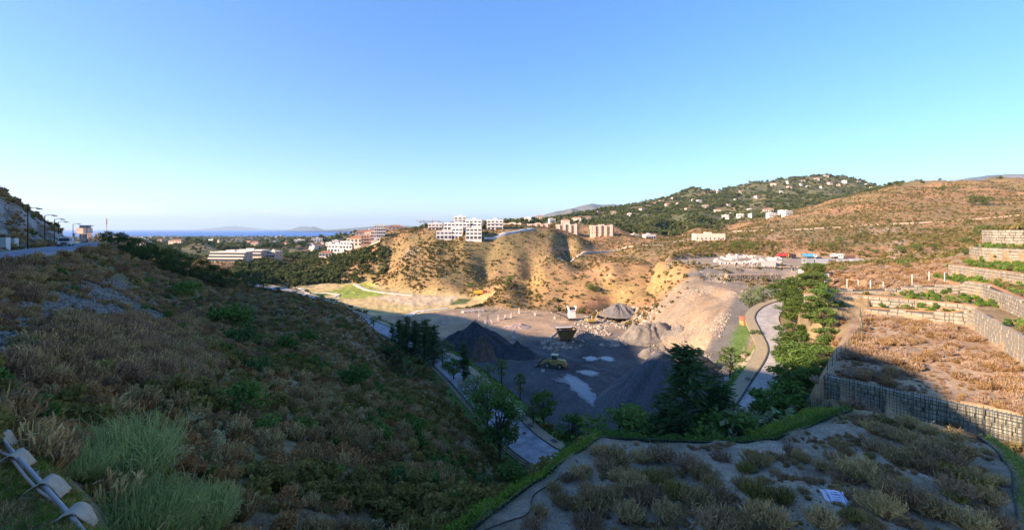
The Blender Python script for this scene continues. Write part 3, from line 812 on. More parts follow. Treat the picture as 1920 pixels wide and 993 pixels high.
mountain('mountain', [(1005, 425), (1040, 404), (1060, 397), (1072, 391), (1085, 395), (1100, 405), (1130, 410), (1180, 420)], 7000, 1500, mt_m, 5)
mountain('mountain', [(1620, 360), (1700, 352), (1760, 343), (1800, 337), (1830, 332), (1870, 326), (1900, 328), (1960, 322), (2060, 318), (2160, 350)], 9000, 2600, mt_m, 6, 430)
mountain('mountain', [(590, 431), (640, 430), (690, 425), (720, 422), (760, 423), (800, 426), (840, 428), (900, 428)], 15000, 3000, mt_m, 7, 432)
mountain('mountain', [(370, 431), (400, 430), (418, 427), (432, 424), (440, 423), (450, 424.5), (462, 427), (485, 430), (510, 431)], 34000, 5000, mt_m, 8, 432)
mountain('mountain', [(556, 431), (560, 426), (564, 424), (575, 424.5), (582, 425.5), (588, 424), (593, 426), (600, 430), (606, 431)], 24000, 1500, mt_m, 9, 432)

# ------------------------------------------------------------------ retaining walls
stone_m = mat('wall_block', (0.38, 0.33, 0.25), 0.95, 0.35, 0.9, (0.20, 0.165, 0.125), bump=0.4, bscale=4)
joint_m = mat('wall_joint', (0.10, 0.085, 0.07), 0.95, 0.3, 1.0)
def unit_block():
    b = MB(); e = 0.06
    b.add([(0, 0, 0), (1, 0, 0), (1, 0, 1), (0, 0, 1), (e, -0.22, e), (1 - e, -0.22, e), (1 - e, -0.22, 1 - e), (e, -0.22, 1 - e), (0, 0.6, 0), (1, 0.6, 0), (1, 0.6, 1), (0, 0.6, 1)],
          [(4, 5, 6, 7), (0, 1, 5, 4), (1, 2, 6, 5), (2, 3, 7, 6), (3, 0, 4, 7), (8, 11, 10, 9), (3, 2, 10, 11), (0, 8, 9, 1), (0, 3, 11, 8), (1, 9, 10, 2)])
    return b.mesh('block')
BLOCK = unit_block(); BLOCK.materials.append(stone_m)
def wall(name, key, label, course=0.62, length=1.25, single=None, group='stone block retaining walls on the slope'):
    w = WALLS[key]
    root = empty(name, (w[0][0], w[0][1], w[0][2]), label=label, category='retaining wall', group=group)
    ox, oy, oz = root.location
    back = MB(); st = MB(); n = 0
    acc = 0.0
    for (a, b) in zip(w[:-1], w[1:]):
        L = math.hypot(b[0] - a[0], b[1] - a[1]); ang = math.atan2(b[1] - a[1], b[0] - a[0])
        ux, uy = (b[0] - a[0]) / L, (b[1] - a[1]) / L
        nx, ny = -uy, ux                                     # points into the slope when the line runs left to right
        p = [(a[0] + nx * .12, a[1] + ny * .12), (b[0] + nx * .12, b[1] + ny * .12), (b[0] + nx * .8, b[1] + ny * .8), (a[0] + nx * .8, a[1] + ny * .8)]
        zs0 = (a[2], b[2], b[2], a[2]); zs1 = (a[3] - .05, b[3] - .05, b[3] - .05, a[3] - .05)
        back.add([(q[0] - ox, q[1] - oy, z - oz) for q, z in zip(p, zs0)] + [(q[0] - ox, q[1] - oy, z - oz) for q, z in zip(p, zs1)],
                 [(3, 2, 1, 0), (4, 5, 6, 7), (0, 1, 5, 4), (1, 2, 6, 5), (2, 3, 7, 6), (3, 0, 4, 7)])
        rows = int(math.ceil((max(a[3], b[3]) - min(a[2], b[2])) / course))
        for r in range(rows):
            z = max(a[3], b[3]) - (r + 1) * course
            t = -random.random() * length * 0.9
            while t < L - 0.05:
                l = length * random.uniform(0.75, 1.25)
                t0, t1 = max(t, 0), min(t + l, L)
                t += l
                if t1 - t0 < 0.25: continue
                tm = (t0 + t1) / 2 / L
                top = a[3] + (b[3] - a[3]) * tm
                if z + course > top + 0.15 or z + course < a[2]: continue
                x = a[0] + ux * t0; y = a[1] + uy * t0
                pr = random.uniform(-0.05, 0.05) + 0.02 * r * 0
                g = 0.03
                M = Matrix.Translation((x - ox - nx * pr, y - oy - ny * pr, z - oz + g)) @ Matrix.Rotation(ang, 4, 'Z') @ Matrix.Diagonal((t1 - t0 - g, 0.7, course - 2 * g, 1))
                cx = CX + FPX * (x / y)
                if single and single(x, y) and n < 300:
                    o = bpy.data.objects.new('block', BLOCK); COL.objects.link(o); o.parent = root; o.matrix_local = M; n += 1
                else:
                    st.add([M @ v.co for v in BLOCK.vertices], [tuple(q.vertices) for q in BLOCK.polygons])
    back.build('core', joint_m, root)
    if st.v: st.build('block_courses', stone_m, root, kind='stuff')
    return root
wall('retaining_wall', 'L1', 'tall curved block wall along the inner edge of the dry plot', single=lambda x, y: x / y > 1.06 and y > 50, length=1.35, course=0.68)
wall('retaining_wall', 'L2', 'straight pale block wall under the middle green planted ledge', length=1.5, course=0.7)
wall('retaining_wall', 'L3', 'low block wall holding the orange grass plot with posts')
wall('retaining_wall', 'L5', 'short block wall with brown corner above the green ledge', length=1.3)
wall('retaining_wall', 'L6', 'high block wall beside the end of the dirt track', length=1.4, course=0.75)
wall('retaining_wall', 'L7', 'uppermost block wall on the right hand hillside terraces', length=1.4, course=0.75)
fw = wall('retaining_wall', 'F', 'mesh covered stone wall holding up the front of the dry plot', course=0.5, length=0.7)
# orange earth lips on top of the walls
lip_m = mat('orange_soil', (0.46, 0.22, 0.09), 0.95, 0.3, 1.2)
for key, n0, n1 in (('L1', 0, 4), ('L2', 0, 5), ('L3', 3, 10), ('L5', 0, 5)):
    ln = resample([(p[0], p[1], p[3]) for p in WALLS[key][n0:n1]], 1.2)
    ribbon('soil_lip', ln, [(0.25, -0.3), (0.3, 0.02), (0.7, 0.10), (1.1, 0.05), (1.3, -0.3)], lip_m, kind='structure')

# wire mesh fence in front of the plot's wall
wire_m = mat('green_wire', (0.045, 0.075, 0.06), 0.6, 0.2, 3.0)
def mesh_fence(name, pts, h, label, pitch=0.28, rows=9, post_every=2.5, wr=0.022):
    ln = resample(pts, post_every)
    root = empty(name, ln[0], label=label, category='fence')
    o = Vector(ln[0])
    for i in range(len(ln) - 1):
        a, b = Vector(ln[i]) - o, Vector(ln[i + 1]) - o
        MB().tube([a + Vector((0, 0, -0.3)), a + Vector((0, 0, h + 0.08))], 0.045, 5).build('post', wire_m, root)
        p = MB(); n = int((b - a).length / pitch)
        for k in range(1, n + 1):
            c = a.lerp(b, k / (n + 0.5))
            t = (b - a).normalized() * wr
            p.add([c - t, c + t, c + t + Vector((0, 0, h)), c - t + Vector((0, 0, h))], [(0, 1, 2, 3)])
        for r in range(rows):
            z = Vector((0, 0, h * (r + 0.5) / rows)); w = Vector((0, 0, wr * 0.8))
            p.add([a + z - w, b + z - w, b + z + w, a + z + w], [(0, 1, 2, 3)])
        p.build('wire_panel', wire_m, root)
    return root
F = WALLS['F']
mesh_fence('mesh_fence', [(p[0] - 0.25 + 0.1, p[1] - 0.55, -20.0) for p in F], 2.9, 'long dark green wire mesh fence before the dry plot wall')
mesh_fence('mesh_fence', [(70.6, 86.5, -17.5), (60, 73, -17.5), (48, 61, -17.5), (37.3, 51.3, -17.5)], 1.5, 'low wire fence up the side of dry plot behind trees', 0.4, 4, 2.5, 0.015)
mesh_fence('mesh_fence', [atz(px, py, -17.5 - 3.6) for px, py in ((1512, 760), (1545, 772), (1580, 783))], 1.4, 'short dark wire fence below the corner of dry plot', 0.25, 6, 1.5)

# ------------------------------------------------------------------ heaps, puddles
def heap(name, label, cx, cy, rx, ry, h, m, rz=0.0, seed=1, ridge=0.0, lump=0.25, n=56, z=-41.15, sharp=1.0, flat=0.0, group=None, base=None):
    """mound with straight flanks at the angle of rest"""
    t = np.linspace(0, 2 * np.pi, n * 2 + 1); s = np.linspace(0, 1, n // 2)
    T, S = np.meshgrid(t, s, indexing='ij')
    wob = 1 + lump * 0.6 * fbm(np.cos(T) * 1.6 + seed, np.sin(T) * 1.6, 3, seed)
    X = np.cos(T) * S * rx * wob; Y = np.sin(T) * S * ry * wob
    H = 1 - S
    if ridge: H = np.clip(1 - np.hypot(np.maximum(np.abs(X / rx) - ridge, 0) / (1 - ridge), Y / ry), 0, 1)
    H = np.minimum(H ** sharp, 1 - flat) / (1 - flat)
    N = fbm(X / (rx * 0.25) + seed, Y / (ry * 0.25), 4, seed + 5)
    Rl = fbm(np.cos(T) * 5 + seed, np.sin(T) * 5 + S * 0.6, 3, seed + 9)      # rills running down the flanks
    Z = H * h * (1 + lump * N) + h * 0.20 * Rl * H * (1 - H) * 4 + 0.15 * fbm(X, Y, 2, seed) * (S < 0.97)
    Z = np.where(S > 0.985, -0.4, np.maximum(Z, -0.1))
    c, s_ = math.cos(rz), math.sin(rz)
    me = grid_mesh(name, X * c - Y * s_, X * s_ + Y * c, Z)
    me.flip_normals()
    pr = dict(label=label, category='gravel heap')
    if group: pr['group'] = group
    o = link(name, me, m, **pr); o.location = (cx, cy, z)
    return o
blk = mat('black_gravel', (0.060, 0.058, 0.058), 0.95, 0.45, 0.9, bump=0.7, bscale=5)
gry = mat('grey_gravel', (0.12, 0.115, 0.115), 0.95, 0.55, 3.5, bump=0.9, bscale=6)
tan = mat('brown_gravel', (0.21, 0.175, 0.14), 0.95, 0.4, 0.6, bump=0.7, bscale=5)
brn = mat('dark_brown_gravel', (0.12, 0.09, 0.07), 0.95, 0.4, 0.8, bump=0.7, bscale=5)
g = 'gravel stockpiles in the quarry'
heap('gravel_heap', 'tall black pointed gravel heap with a dug out hollow', -12.5, 143, 15, 11, 9.2, blk, 0.15, 3, 0.06, 0.22, group=g)
heap('gravel_heap', 'small black gravel heap at the foot of pointed heap', 1.5, 139, 7.5, 6, 4.2, blk, -0.3, 5, 0.0, 0.3, group=g)
heap('gravel_heap', 'wide dark grey gravel heap behind the tall conifer', 38, 100, 20, 14, 12.3, gry, 0.35, 8, 0.22, 0.2, sharp=0.95, group=g)
heap('gravel_heap', 'dark brown gravel heap against the haul ramp', 49, 113, 8, 9, 7.5, brn, 0.6, 11, 0.0, 0.25, group=g, z=-39.5)
heap('gravel_heap', 'low lumpy tan gravel heap with several rounded tops', 51, 158, 12, 8, 5.6, tan, 0.1, 13, 0.3, 0.45, flat=0.25, group=g)
heap('gravel_heap', 'tan gravel heap spreading beside the lumpy one', 60, 152, 9, 7, 5.6, tan, -0.5, 14, 0.0, 0.4, flat=0.15, group=g, z=-40.5)
heap('gravel_heap', 'grey gravel heap at the back below the orange hill', 52, 207, 10, 8, 5.2, mat('mid_gravel', (0.17, 0.15, 0.135), 0.95, 0.3, 0.7, bump=0.6), 0.0, 17, 0.1, 0.25, group=g, z=-41.3)
heap('gravel_heap', 'low brown spoil bank between the rock pile and ramp', 47, 138, 7, 5, 3.0, tan, 0.4, 29, 0.2, 0.5, flat=0.2, group=g)
heap('gravel_heap', 'small grey gravel heap in front of pale rock pile', 27, 163, 5, 4, 2.4, MATS['mid_gravel'], 0.4, 31, 0.1, 0.4, group=g)
heap('gravel_heap', 'small pink gravel heap on the open quarry floor', 2, 178, 7, 5, 1.6, mat('pink_gravel', (0.36, 0.26, 0.21), 0.95, 0.3, 0.7), 0.0, 19, 0.1, 0.4, group=g)
# hollow dug into the pointed heap shows brown fines
heap('gravel_heap', 'brown fines slumped in the hollow of the black heap', -9.5, 136.5, 5.5, 5.2, 7.4, mat('brown_fines', (0.13, 0.085, 0.06), 0.95, 0.4, 0.7), 0.2, 23, 0.0, 0.35, group=g)

water = mat('puddle_water', (0.11, 0.10, 0.105), 0.04, spec=0.5)
mud = mat('wet_mud', (0.07, 0.065, 0.065), 0.3, 0.3, 0.6, spec=0.5)
def puddle(pix, label, m=water, z=-40.86):
    w = [atz(a, b, z)[:2] for a, b in pix]
    c = np.mean(w, 0)
    p = smooth_line([(q[0], q[1], 0) for q in w] + [(w[0][0], w[0][1], 0)], 6)[:-1]
    pts = [(q[0] - c[0] + 0.2 * math.sin(i * 2.1), q[1] - c[1] + 0.25 * math.cos(i * 3.3)) for i, q in enumerate(p)]
    n = len(pts)
    b = MB(); b.add([(x, y, 0) for x, y in pts] + [(x * 1.02, y * 1.02, -0.3) for x, y in pts] + [(0, 0, 0)], [(i, (i + 1) % n, 2 * n) for i in range(n)] + [(i + n, (i + 1) % n + n, (i + 1) % n, i) for i in range(n)])
    if m is not mud:
        w2 = MB(); k2 = 1.3; w2.add([(x * k2 + 0.3 * math.sin(i * 1.7), y * k2 + 0.3 * math.cos(i * 2.3), -0.035) for i, (x, y) in enumerate(pts)] + [(0, 0, -0.03)], [(i, (i + 1) % n, n) for i in range(n)])
    o = b.build('puddle', m, label=label, category='puddle', group='puddles on the quarry floor'); o.location = (c[0], c[1], z)
    if m is not mud: w2.build('wet_margin', mud, o)
    return o
puddle([(1097, 670), (1108, 668), (1119, 672), (1112, 675), (1102, 675)], 'small puddle beside the square puddle on dark gravel')
puddle([(1126, 670), (1138, 668), (1148, 671), (1146, 676), (1132, 674)], 'squarish bright puddle on dark quarry gravel')
puddle([(1086, 696), (1100, 694), (1118, 698), (1112, 703), (1096, 701)], 'lone oval puddle behind the large streaked puddle')
puddle([(1058, 706), (1075, 708), (1100, 722), (1108, 734), (1128, 752), (1146, 764), (1120, 760), (1096, 745), (1076, 728)], 'large streaked puddle curving round the dark grey heap')
puddle([(1030, 709), (1050, 707), (1064, 712), (1050, 717)], 'thin wet streak at the end of the large puddle', mud, -40.88)

# ------------------------------------------------------------------ plants
def leaf_mat(name, cols, rough=0.7, trans=0.32, island=0.55, gain=2.1, tint=(1.3, 1.02, 0.66)):
    """colour varies from leaf to leaf and from plant to plant"""
    if name in MATS: return MATS[name]
    m = bpy.data.materials.new(name); m.use_nodes = True
    nt = m.node_tree; nt.nodes.clear(); N = nt.nodes.new; L = nt.links.new
    out = N('ShaderNodeOutputMaterial'); mixs = N('ShaderNodeMixShader'); mixs.inputs[0].default_value = trans
    df = N('ShaderNodeBsdfDiffuse'); tr = N('ShaderNodeBsdfTranslucent')
    geo = N('ShaderNodeNewGeometry'); oi = N('ShaderNodeObjectInfo')
    a = N('ShaderNodeMath'); a.operation = 'MULTIPLY'; a.inputs[1].default_value = island
    b = N('ShaderNodeMath'); b.operation = 'MULTIPLY'; b.inputs[1].default_value = 1 - island
    c = N('ShaderNodeMath'); c.operation = 'ADD'
    L(geo.outputs['Random Per Island'], a.inputs[0]); L(oi.outputs['Random'], b.inputs[0]); L(a.outputs[0], c.inputs[0]); L(b.outputs[0], c.inputs[1])
    cols = [tuple(min(0.6, v * gain * k) for v, k in zip(q, tint)) for q in cols]
    rp = N('ShaderNodeValToRGB'); e = rp.color_ramp.elements
    while len(e) < len(cols): e.new(0.5)
    for i, q in enumerate(cols):
        e[i].position = 0.12 + 0.76 * i / max(1, len(cols) - 1); e[i].color = tuple(q) + (1,)
    L(c.outputs[0], rp.inputs[0]); L(rp.outputs[0], df.inputs['Color']); L(rp.outputs[0], tr.inputs['Color'])
    L(df.outputs[0], mixs.inputs[1]); L(tr.outputs[0], mixs.inputs[2]); L(mixs.outputs[0], out.inputs['Surface'])
    m.diffuse_color = tuple(cols[0]) + (1,)
    MATS[name] = m
    return m

def leaf_quads(P, size, rng, aspect=0.55, up=0.0, dirs=None):
    """one small bent leaf or leaf spray per point"""
    n = len(P)
    d = rng.normal(size=(n, 3)) if dirs is None else dirs + rng.normal(size=(n, 3)) * 0.35
    d[:, 2] += up
    d /= np.linalg.norm(d, axis=1)[:, None] + 1e-9
    r = rng.normal(size=(n, 3)); s = np.cross(d, r); s /= np.linalg.norm(s, axis=1)[:, None] + 1e-9
    L = (size * rng.uniform(0.6, 1.35, n))[:, None]
    w = L * aspect * 0.5
    v = np.stack([P - d * L * 0.5, P + s * w, P + d * L * 0.5, P - s * w], 1).reshape(-1, 3)
    f = np.arange(4 * n).reshape(-1, 4)
    return v, f

def merge(parts):
    vs = []; fs = []; k = 0
    for v, f in parts:
        vs.append(v); fs.append(f + k); k += len(v)
    return np.concatenate(vs), np.concatenate(fs)

def in_ball(n, rng, shell=0.5):
    d = rng.normal(size=(n, 3)); d /= np.linalg.norm(d, axis=1)[:, None]
    return d * (shell + (1 - shell) * rng.random(n) ** 0.5)[:, None]

def bush_mesh(name, seed, n=220, leaf=0.13, clumps=9, flat=0.75, m=None, up=0.3, aspect=0.6):
    """leafy shrub about 1 m wide, its foot at the origin"""
    rng = np.random.default_rng(seed)
    P = []
    for k in range(clumps):
        a = rng.uniform(0, 2 * np.pi); r = 0.34 * math.sqrt(rng.random()); R = rng.uniform(0.12, 0.24)
        c = np.array([r * math.cos(a), r * math.sin(a), flat * (0.25 + 0.5 * rng.random()) * (1 - r)])
        P.append(c + in_ball(n // clumps, rng) * R * np.array([1, 1, 0.8]))
    P = np.concatenate(P); P[:, 2] = np.abs(P[:, 2]) + 0.02
    v, f = leaf_quads(P, leaf, rng, aspect, up)
    me = raw_mesh(name, v, f, smooth_=False); me.materials.append(m); return me

def twig_mesh(name, seed, stems=90, h=0.75, spread=0.5, w=0.016, m=None, twigs=3, bend=0.25):
    """dry shrub of many thin stems fanning from the foot, tufted at the tips; about 1 m wide"""
    rng = np.random.default_rng(seed); vs = []; fs = []; k = 0
    def blade(p0, p1, p2, w0):
        nonlocal k
        s = np.cross(p2 - p0, rng.normal(size=3)); s /= np.linalg.norm(s) + 1e-9
        vs.extend([p0 - s * w0 * .6, p0 + s * w0 * .6, p1 + s * w0, p1 - s * w0, p2 + s * w0 * .5, p2 - s * w0 * .5]); fs.extend([(k, k + 1, k + 2, k + 3), (k + 3, k + 2, k + 4, k + 5)]); k += 6
    for i in range(stems):
        a = rng.uniform(0, 2 * np.pi); r = spread * math.sqrt(rng.random())
        hh = h * rng.uniform(0.55, 1.1) * (1 - 0.35 * r / spread)
        p0 = np.array([0.28 * r * math.cos(a), 0.28 * r * math.sin(a), 0]) + rng.normal(size=3) * 0.03
        p2 = np.array([r * math.cos(a), r * math.sin(a), hh]) + rng.normal(size=3) * 0.04
        p1 = (p0 + p2) / 2 + np.array([math.cos(a), math.sin(a), 0.6]) * bend * r * 0.4
        p0[2] = -0.02
        blade(p0, p1, p2, w)
        for j in range(twigs):
            t = rng.uniform(0.35, 1.0); q = p0 + (p1 - p0) * min(1, 2 * t) if t < 0.5 else p1 + (p2 - p1) * (2 * t - 1)
            e = q + (rng.normal(size=3) * 0.07 + np.array([0, 0, 0.09])) * h / 0.75
            blade(q, (q + e) / 2 + rng.normal(size=3) * 0.01, e, w * 0.85)
    me = raw_mesh(name, np.array(vs), np.array(fs), smooth_=False); me.materials.append(m); return me

M_DRY = leaf_mat('dry_stems', [(0.080, 0.066, 0.045), (0.15, 0.128, 0.085), (0.23, 0.20, 0.13)], trans=0.1)
M_DRYP = leaf_mat('purple_dry_stems', [(0.075, 0.056, 0.05), (0.125, 0.098, 0.082), (0.18, 0.148, 0.12)], trans=0.1)
M_STRAW = leaf_mat('straw_stems', [(0.27, 0.18, 0.135), (0.36, 0.265, 0.205), (0.44, 0.35, 0.28)], trans=0.15, gain=1.0, tint=(1.08, 1.0, 0.88))
M_OLIVE = leaf_mat('olive_leaves', [(0.045, 0.05, 0.022), (0.085, 0.09, 0.038), (0.14, 0.135, 0.065)])
M_BRN = leaf_mat('brown_scrub', [(0.062, 0.040, 0.026), (0.12, 0.08, 0.048), (0.19, 0.138, 0.082)])
M_GREY = leaf_mat('silver_scrub', [(0.12, 0.12, 0.09), (0.20, 0.195, 0.15), (0.29, 0.27, 0.21)])
M_GREEN = leaf_mat('green_leaves', [(0.025, 0.055, 0.018), (0.05, 0.095, 0.03), (0.09, 0.14, 0.045)], tint=(1.15, 1.0, 0.72))
M_DARK = leaf_mat('dark_green_leaves', [(0.022, 0.043, 0.020), (0.040, 0.072, 0.033), (0.065, 0.10, 0.045)], tint=(1.15, 1.0, 0.72))
M_LIME = leaf_mat('bright_green_leaves', [(0.06, 0.13, 0.025), (0.11, 0.20, 0.04), (0.18, 0.27, 0.065)], trans=0.35, gain=1.25, tint=(1.15, 1.0, 0.72))
M_YEL = leaf_mat('yellow_green_leaves', [(0.15, 0.16, 0.03), (0.22, 0.22, 0.05), (0.30, 0.28, 0.08)], trans=0.3, gain=1.3, tint=(1.15, 1.0, 0.72))
M_BROOM = leaf_mat('broom_stems', [(0.13, 0.19, 0.09), (0.20, 0.27, 0.13), (0.30, 0.36, 0.19)], trans=0.2, gain=1.35, tint=(1.15, 1.0, 0.72))
M_FAR = leaf_mat('far_tree_leaves', [(0.035, 0.05, 0.022), (0.065, 0.085, 0.035), (0.11, 0.12, 0.055)], island=0.4, gain=1.6, tint=(1.08, 1.0, 0.88))
M_DOT = leaf_mat('hill_bush_leaves', [(0.11, 0.105, 0.045), (0.175, 0.155, 0.07), (0.26, 0.215, 0.10)], island=0.35, gain=1.15, tint=(1.08, 1.0, 0.88))
M_DRYDOT = leaf_mat('hill_dry_leaves', [(0.19, 0.12, 0.065), (0.29, 0.19, 0.10), (0.37, 0.26, 0.14)], island=0.35, gain=1.15, tint=(1.08, 1.0, 0.88))
M_HG = leaf_mat('hill_green_leaves', [(0.075, 0.085, 0.032), (0.12, 0.122, 0.048), (0.18, 0.165, 0.07)], island=0.35, gain=1.15, tint=(1.08, 1.0, 0.88))
M_BARK = mat('bark', (0.12, 0.095, 0.07), 0.95, 0.4, 3.0)

def source(meshes, name):
    """meshes to be strewn, kept in a collection of their own outside the scene"""
    c = bpy.data.collections.new(name)
    for i, me in enumerate(meshes):
        c.objects.link(bpy.data.objects.new('%s_%02d' % (name, i), me))
    return c

def strew(name, pts, rot, scl, idx, coll, **props):
    me = bpy.data.meshes.new(name); n = len(pts)
    me.vertices.add(n); me.vertices.foreach_set('co', np.asarray(pts, np.float32).ravel())
    a = me.attributes.new('rot', 'FLOAT_VECTOR', 'POINT'); a.data.foreach_set('vector', np.asarray(rot, np.float32).ravel())
    a = me.attributes.new('scl', 'FLOAT_VECTOR', 'POINT'); a.data.foreach_set('vector', np.asarray(scl, np.float32).ravel())
    a = me.attributes.new('idx', 'INT', 'POINT'); a.data.foreach_set('value', np.asarray(idx, np.int32))
    o = link(name, me, None, **props)
    g = bpy.data.node_groups.new(name, 'GeometryNodeTree')
    g.interface.new_socket('Geometry', in_out='INPUT', socket_type='NodeSocketGeometry'); g.interface.new_socket('Geometry', in_out='OUTPUT', socket_type='NodeSocketGeometry')
    N = g.nodes.new; L = g.links.new
    gi = N('NodeGroupInput'); go = N('NodeGroupOutput'); ip = N('GeometryNodeInstanceOnPoints'); ci = N('GeometryNodeCollectionInfo')
    ci.inputs['Collection'].default_value = coll; ci.inputs['Separate Children'].default_value = True; ci.inputs['Reset Children'].default_value = True
    def attr(nm, ty):
        q = N('GeometryNodeInputNamedAttribute'); q.data_type = ty; q.inputs['Name'].default_value = nm; return q.outputs['Attribute']
    L(gi.outputs[0], ip.inputs['Points']); L(ci.outputs[0], ip.inputs['Instance']); ip.inputs['Pick Instance'].default_value = True
    L(attr('idx', 'INT'), ip.inputs['Instance Index']); L(attr('rot', 'FLOAT_VECTOR'), ip.inputs['Rotation']); L(attr('scl', 'FLOAT_VECTOR'), ip.inputs['Scale'])
    L(ip.outputs[0], go.inputs[0])
    md = o.modifiers.new('strew', 'NODES'); md.node_group = g
    return o

# distances used again and again
D_LR, _ = pdist(GX, GY, LROADS, False); D_RR, _ = pdist(GX, GY, RROADS, False); D_RL, _ = pdist(GX, GY, ROADL, False)
D_RAMP, _ = pdist(GX, GY, RAMP, False); D_FLOOR = sdist(GX, GY, FLOOR); D_GOLF = sdist(GX, GY, GOLF); D_PLOT = sdist(GX, GY, PLOT); D_YARD = sdist(GX, GY, YARD)
D_TERR = np.where((GR < 70) & (GY > 2), sdist(GX, GY, TERR), 50.0)
OPEN = (D_LR > 5.8) & (D_RR > 5.4) & (D_RL > 5.2) & (D_FLOOR > 3) & (D_GOLF > -2) & (D_YARD > 1) & (D_RAMP > 5.5) & (D_TERR > 0.6) & (D_PLOT > 0.5) & (np.abs(np.degrees(GT)) < 56)
for k, (poly, z) in LEDGES.items(): OPEN &= sdist(GX, GY, poly) > 0.3
CELL = np.gradient(GX, axis=0) * np.gradient(GY, axis=1) - np.gradient(GX, axis=1) * np.gradient(GY, axis=0)
CELL = np.abs(CELL)
def sample(dens, n, power, rng):
    """n ground points, spread by density and by (cell area) ** power"""
    p = np.where(CELL > 0, dens * CELL ** power, 0).ravel(); p = p / p.sum()
    k = rng.choice(len(p), n, p=p)
    i, j = np.unravel_index(k, GX.shape)
    i = np.clip(i, 1, GX.shape[0] - 2); j = np.clip(j, 1, GX.shape[1] - 2)
    t = TH[i] + (rng.random(n) - 0.5) * (TH[i + 1] - TH[i]); l = LR[j] + (rng.random(n) - 0.5) * (LR[1] - LR[0])
    x = np.exp(l) * np.sin(t); y = np.exp(l) * np.cos(t)
    return x, y
def strew_on(name, dens, n, power, coll, nvar, s0, s1, rng, sink=0.03, zs=(0.8, 1.2), tilt=0.12, **props):
    x, y = sample(dens, n, power, rng)
    z = height(x, y); s = s0 * (s1 / s0) ** rng.random(n)
    rot = np.c_[rng.normal(size=(n, 2)) * tilt, rng.uniform(0, 6.28, n)]
    scl = np.c_[s, s, s * rng.uniform(zs[0], zs[1], n)]
    return strew(name, np.c_[x, y, z - sink * s], rot, scl, rng.integers(0, nvar, n), coll, **props)

rg = np.random.default_rng(21)
NH = OPEN & (GPX < 1120) & (GR < 215) & (GY > 5) & (D_FLOOR > 4)
nh = NH * 1.0 * (1 - 0.93 * scree) * (1 - 0.9 * rk) * (1 - lawn)
c_olive = source([bush_mesh('olive_bush', 100 + i, 260, 0.15, 8, 0.8, M_OLIVE) for i in range(4)], 'olive_scrub')
c_brown = source([bush_mesh('brown_bush', 110 + i, 240, 0.13, 10, 0.7, M_BRN, 0.8, 0.4) for i in range(3)] + [twig_mesh('brown_twigs', 115 + i, 110, 0.75, 0.5, 0.02, M_DRY, 2) for i in range(2)], 'brown_scrub')
c_grey = source([bush_mesh('grey_bush', 120 + i, 240, 0.12, 9, 0.75, M_GREY, 0.6, 0.45) for i in range(3)], 'grey_scrub')
c_green = source([bush_mesh('green_bush', 130 + i, 320, 0.15, 8, 0.85, M_GREEN) for i in range(3)], 'green_scrub')
c_twig = source([twig_mesh('dry_twigs', 140 + i, 120, 0.7, 0.55, 0.018, (M_DRY, M_DRYP)[i % 2], 2, 0.3) for i in range(4)], 'dry_twigs')
c_grass = source([twig_mesh('grass', 150 + i, 60, 0.55, 0.35, 0.014, M_OLIVE, 0, 0.6) for i in range(2)] + [twig_mesh('straw', 153 + i, 60, 0.5, 0.35, 0.014, M_STRAW, 0, 0.6) for i in range(1)], 'grass_tufts')
top = smooth(640, 600, PY) * smooth(700, 420, GPX)                     # upper slope: brown twiggy broom
nA = fbm(GX / 8, GY / 8, 3, 71); nB = fbm(GX / 6, GY / 6, 3, 72); nC = fbm(GX / 11, GY / 11, 3, 73)
strew_on('scrub_olive', nh * smooth(-0.2, 0.25, nA) * (1 - 0.8 * top), 4000, 0.72, c_olive, 4, 0.4, 2.0, rg, kind='stuff')
strew_on('scrub_brown', nh * smooth(-0.25, 0.2, -nA), 5800, 0.72, c_brown, 5, 0.45, 1.8, rg, kind='stuff')
strew_on('scrub_silver', nh * smooth(0.0, 0.3, nB) * (1 - 0.7 * top), 1500, 0.72, c_grey, 3, 0.5, 1.25, rg, kind='stuff')
strew_on('scrub_green', nh * smooth(0.1, 0.35, nC) * (1 - 0.7 * top), 900, 0.75, c_green, 3, 0.6, 1.9, rg, kind='stuff')
strew_on('dry_brush', nh * (0.12 + top) * smooth(-0.2, 0.1, nC + 0.5 * top), 2600, 0.7, c_twig, 4, 0.7, 2.0, rg, kind='stuff')
strew_on('hillside_grass', nh, 6500, 0.6, c_grass, 3, 0.45, 1.0, rg, kind='stuff')
heath = pmask([(0, 700), (60, 640), (120, 610), (230, 600), (330, 625), (420, 690), (380, 730), (250, 720), (100, 740)], 20, 75, 20)
strew_on('heath_brush', heath * NH, 900, 0.7, c_twig, 4, 0.9, 2.0, rg, kind='stuff')
strew_on('scree_brush', (scree > 0.5) * NH * smooth(0.1, 0.3, nB), 130, 0.6, c_twig, 4, 0.5, 1.3, rg, kind='stuff')
# stones of the scree
def rock_mesh(name, seed, m, sub=1):
    bm = bmesh.new(); bmesh.ops.create_icosphere(bm, subdivisions=sub, radius=0.5)
    r = random.Random(seed)
    sc = [r.uniform(0.7, 1.2), r.uniform(0.6, 1.0), r.uniform(0.45, 0.8)]
    for v in bm.verts:
        k = 1 + r.uniform(-0.28, 0.2); v.co = Vector((v.co.x * sc[0] * k, v.co.y * sc[1] * k, v.co.z * sc[2] * k))
    me = bpy.data.meshes.new(name); bm.to_mesh(me); bm.free(); me.materials.append(m); return me
m_stone = leaf_mat('scree_stone', [(0.13, 0.125, 0.12), (0.24, 0.23, 0.215), (0.36, 0.345, 0.32)], trans=0.0, island=0.0, gain=0.78, tint=(1.08, 1.0, 0.88))
m_rub = leaf_mat('rubble_stone', [(0.20, 0.175, 0.15), (0.31, 0.27, 0.235), (0.42, 0.36, 0.31)], trans=0.0, island=0.0, gain=1.0, tint=(1.08, 1.0, 0.88))
c_stone = source([rock_mesh('stone', 200 + i, m_stone) for i in range(6)], 'scree_stones')
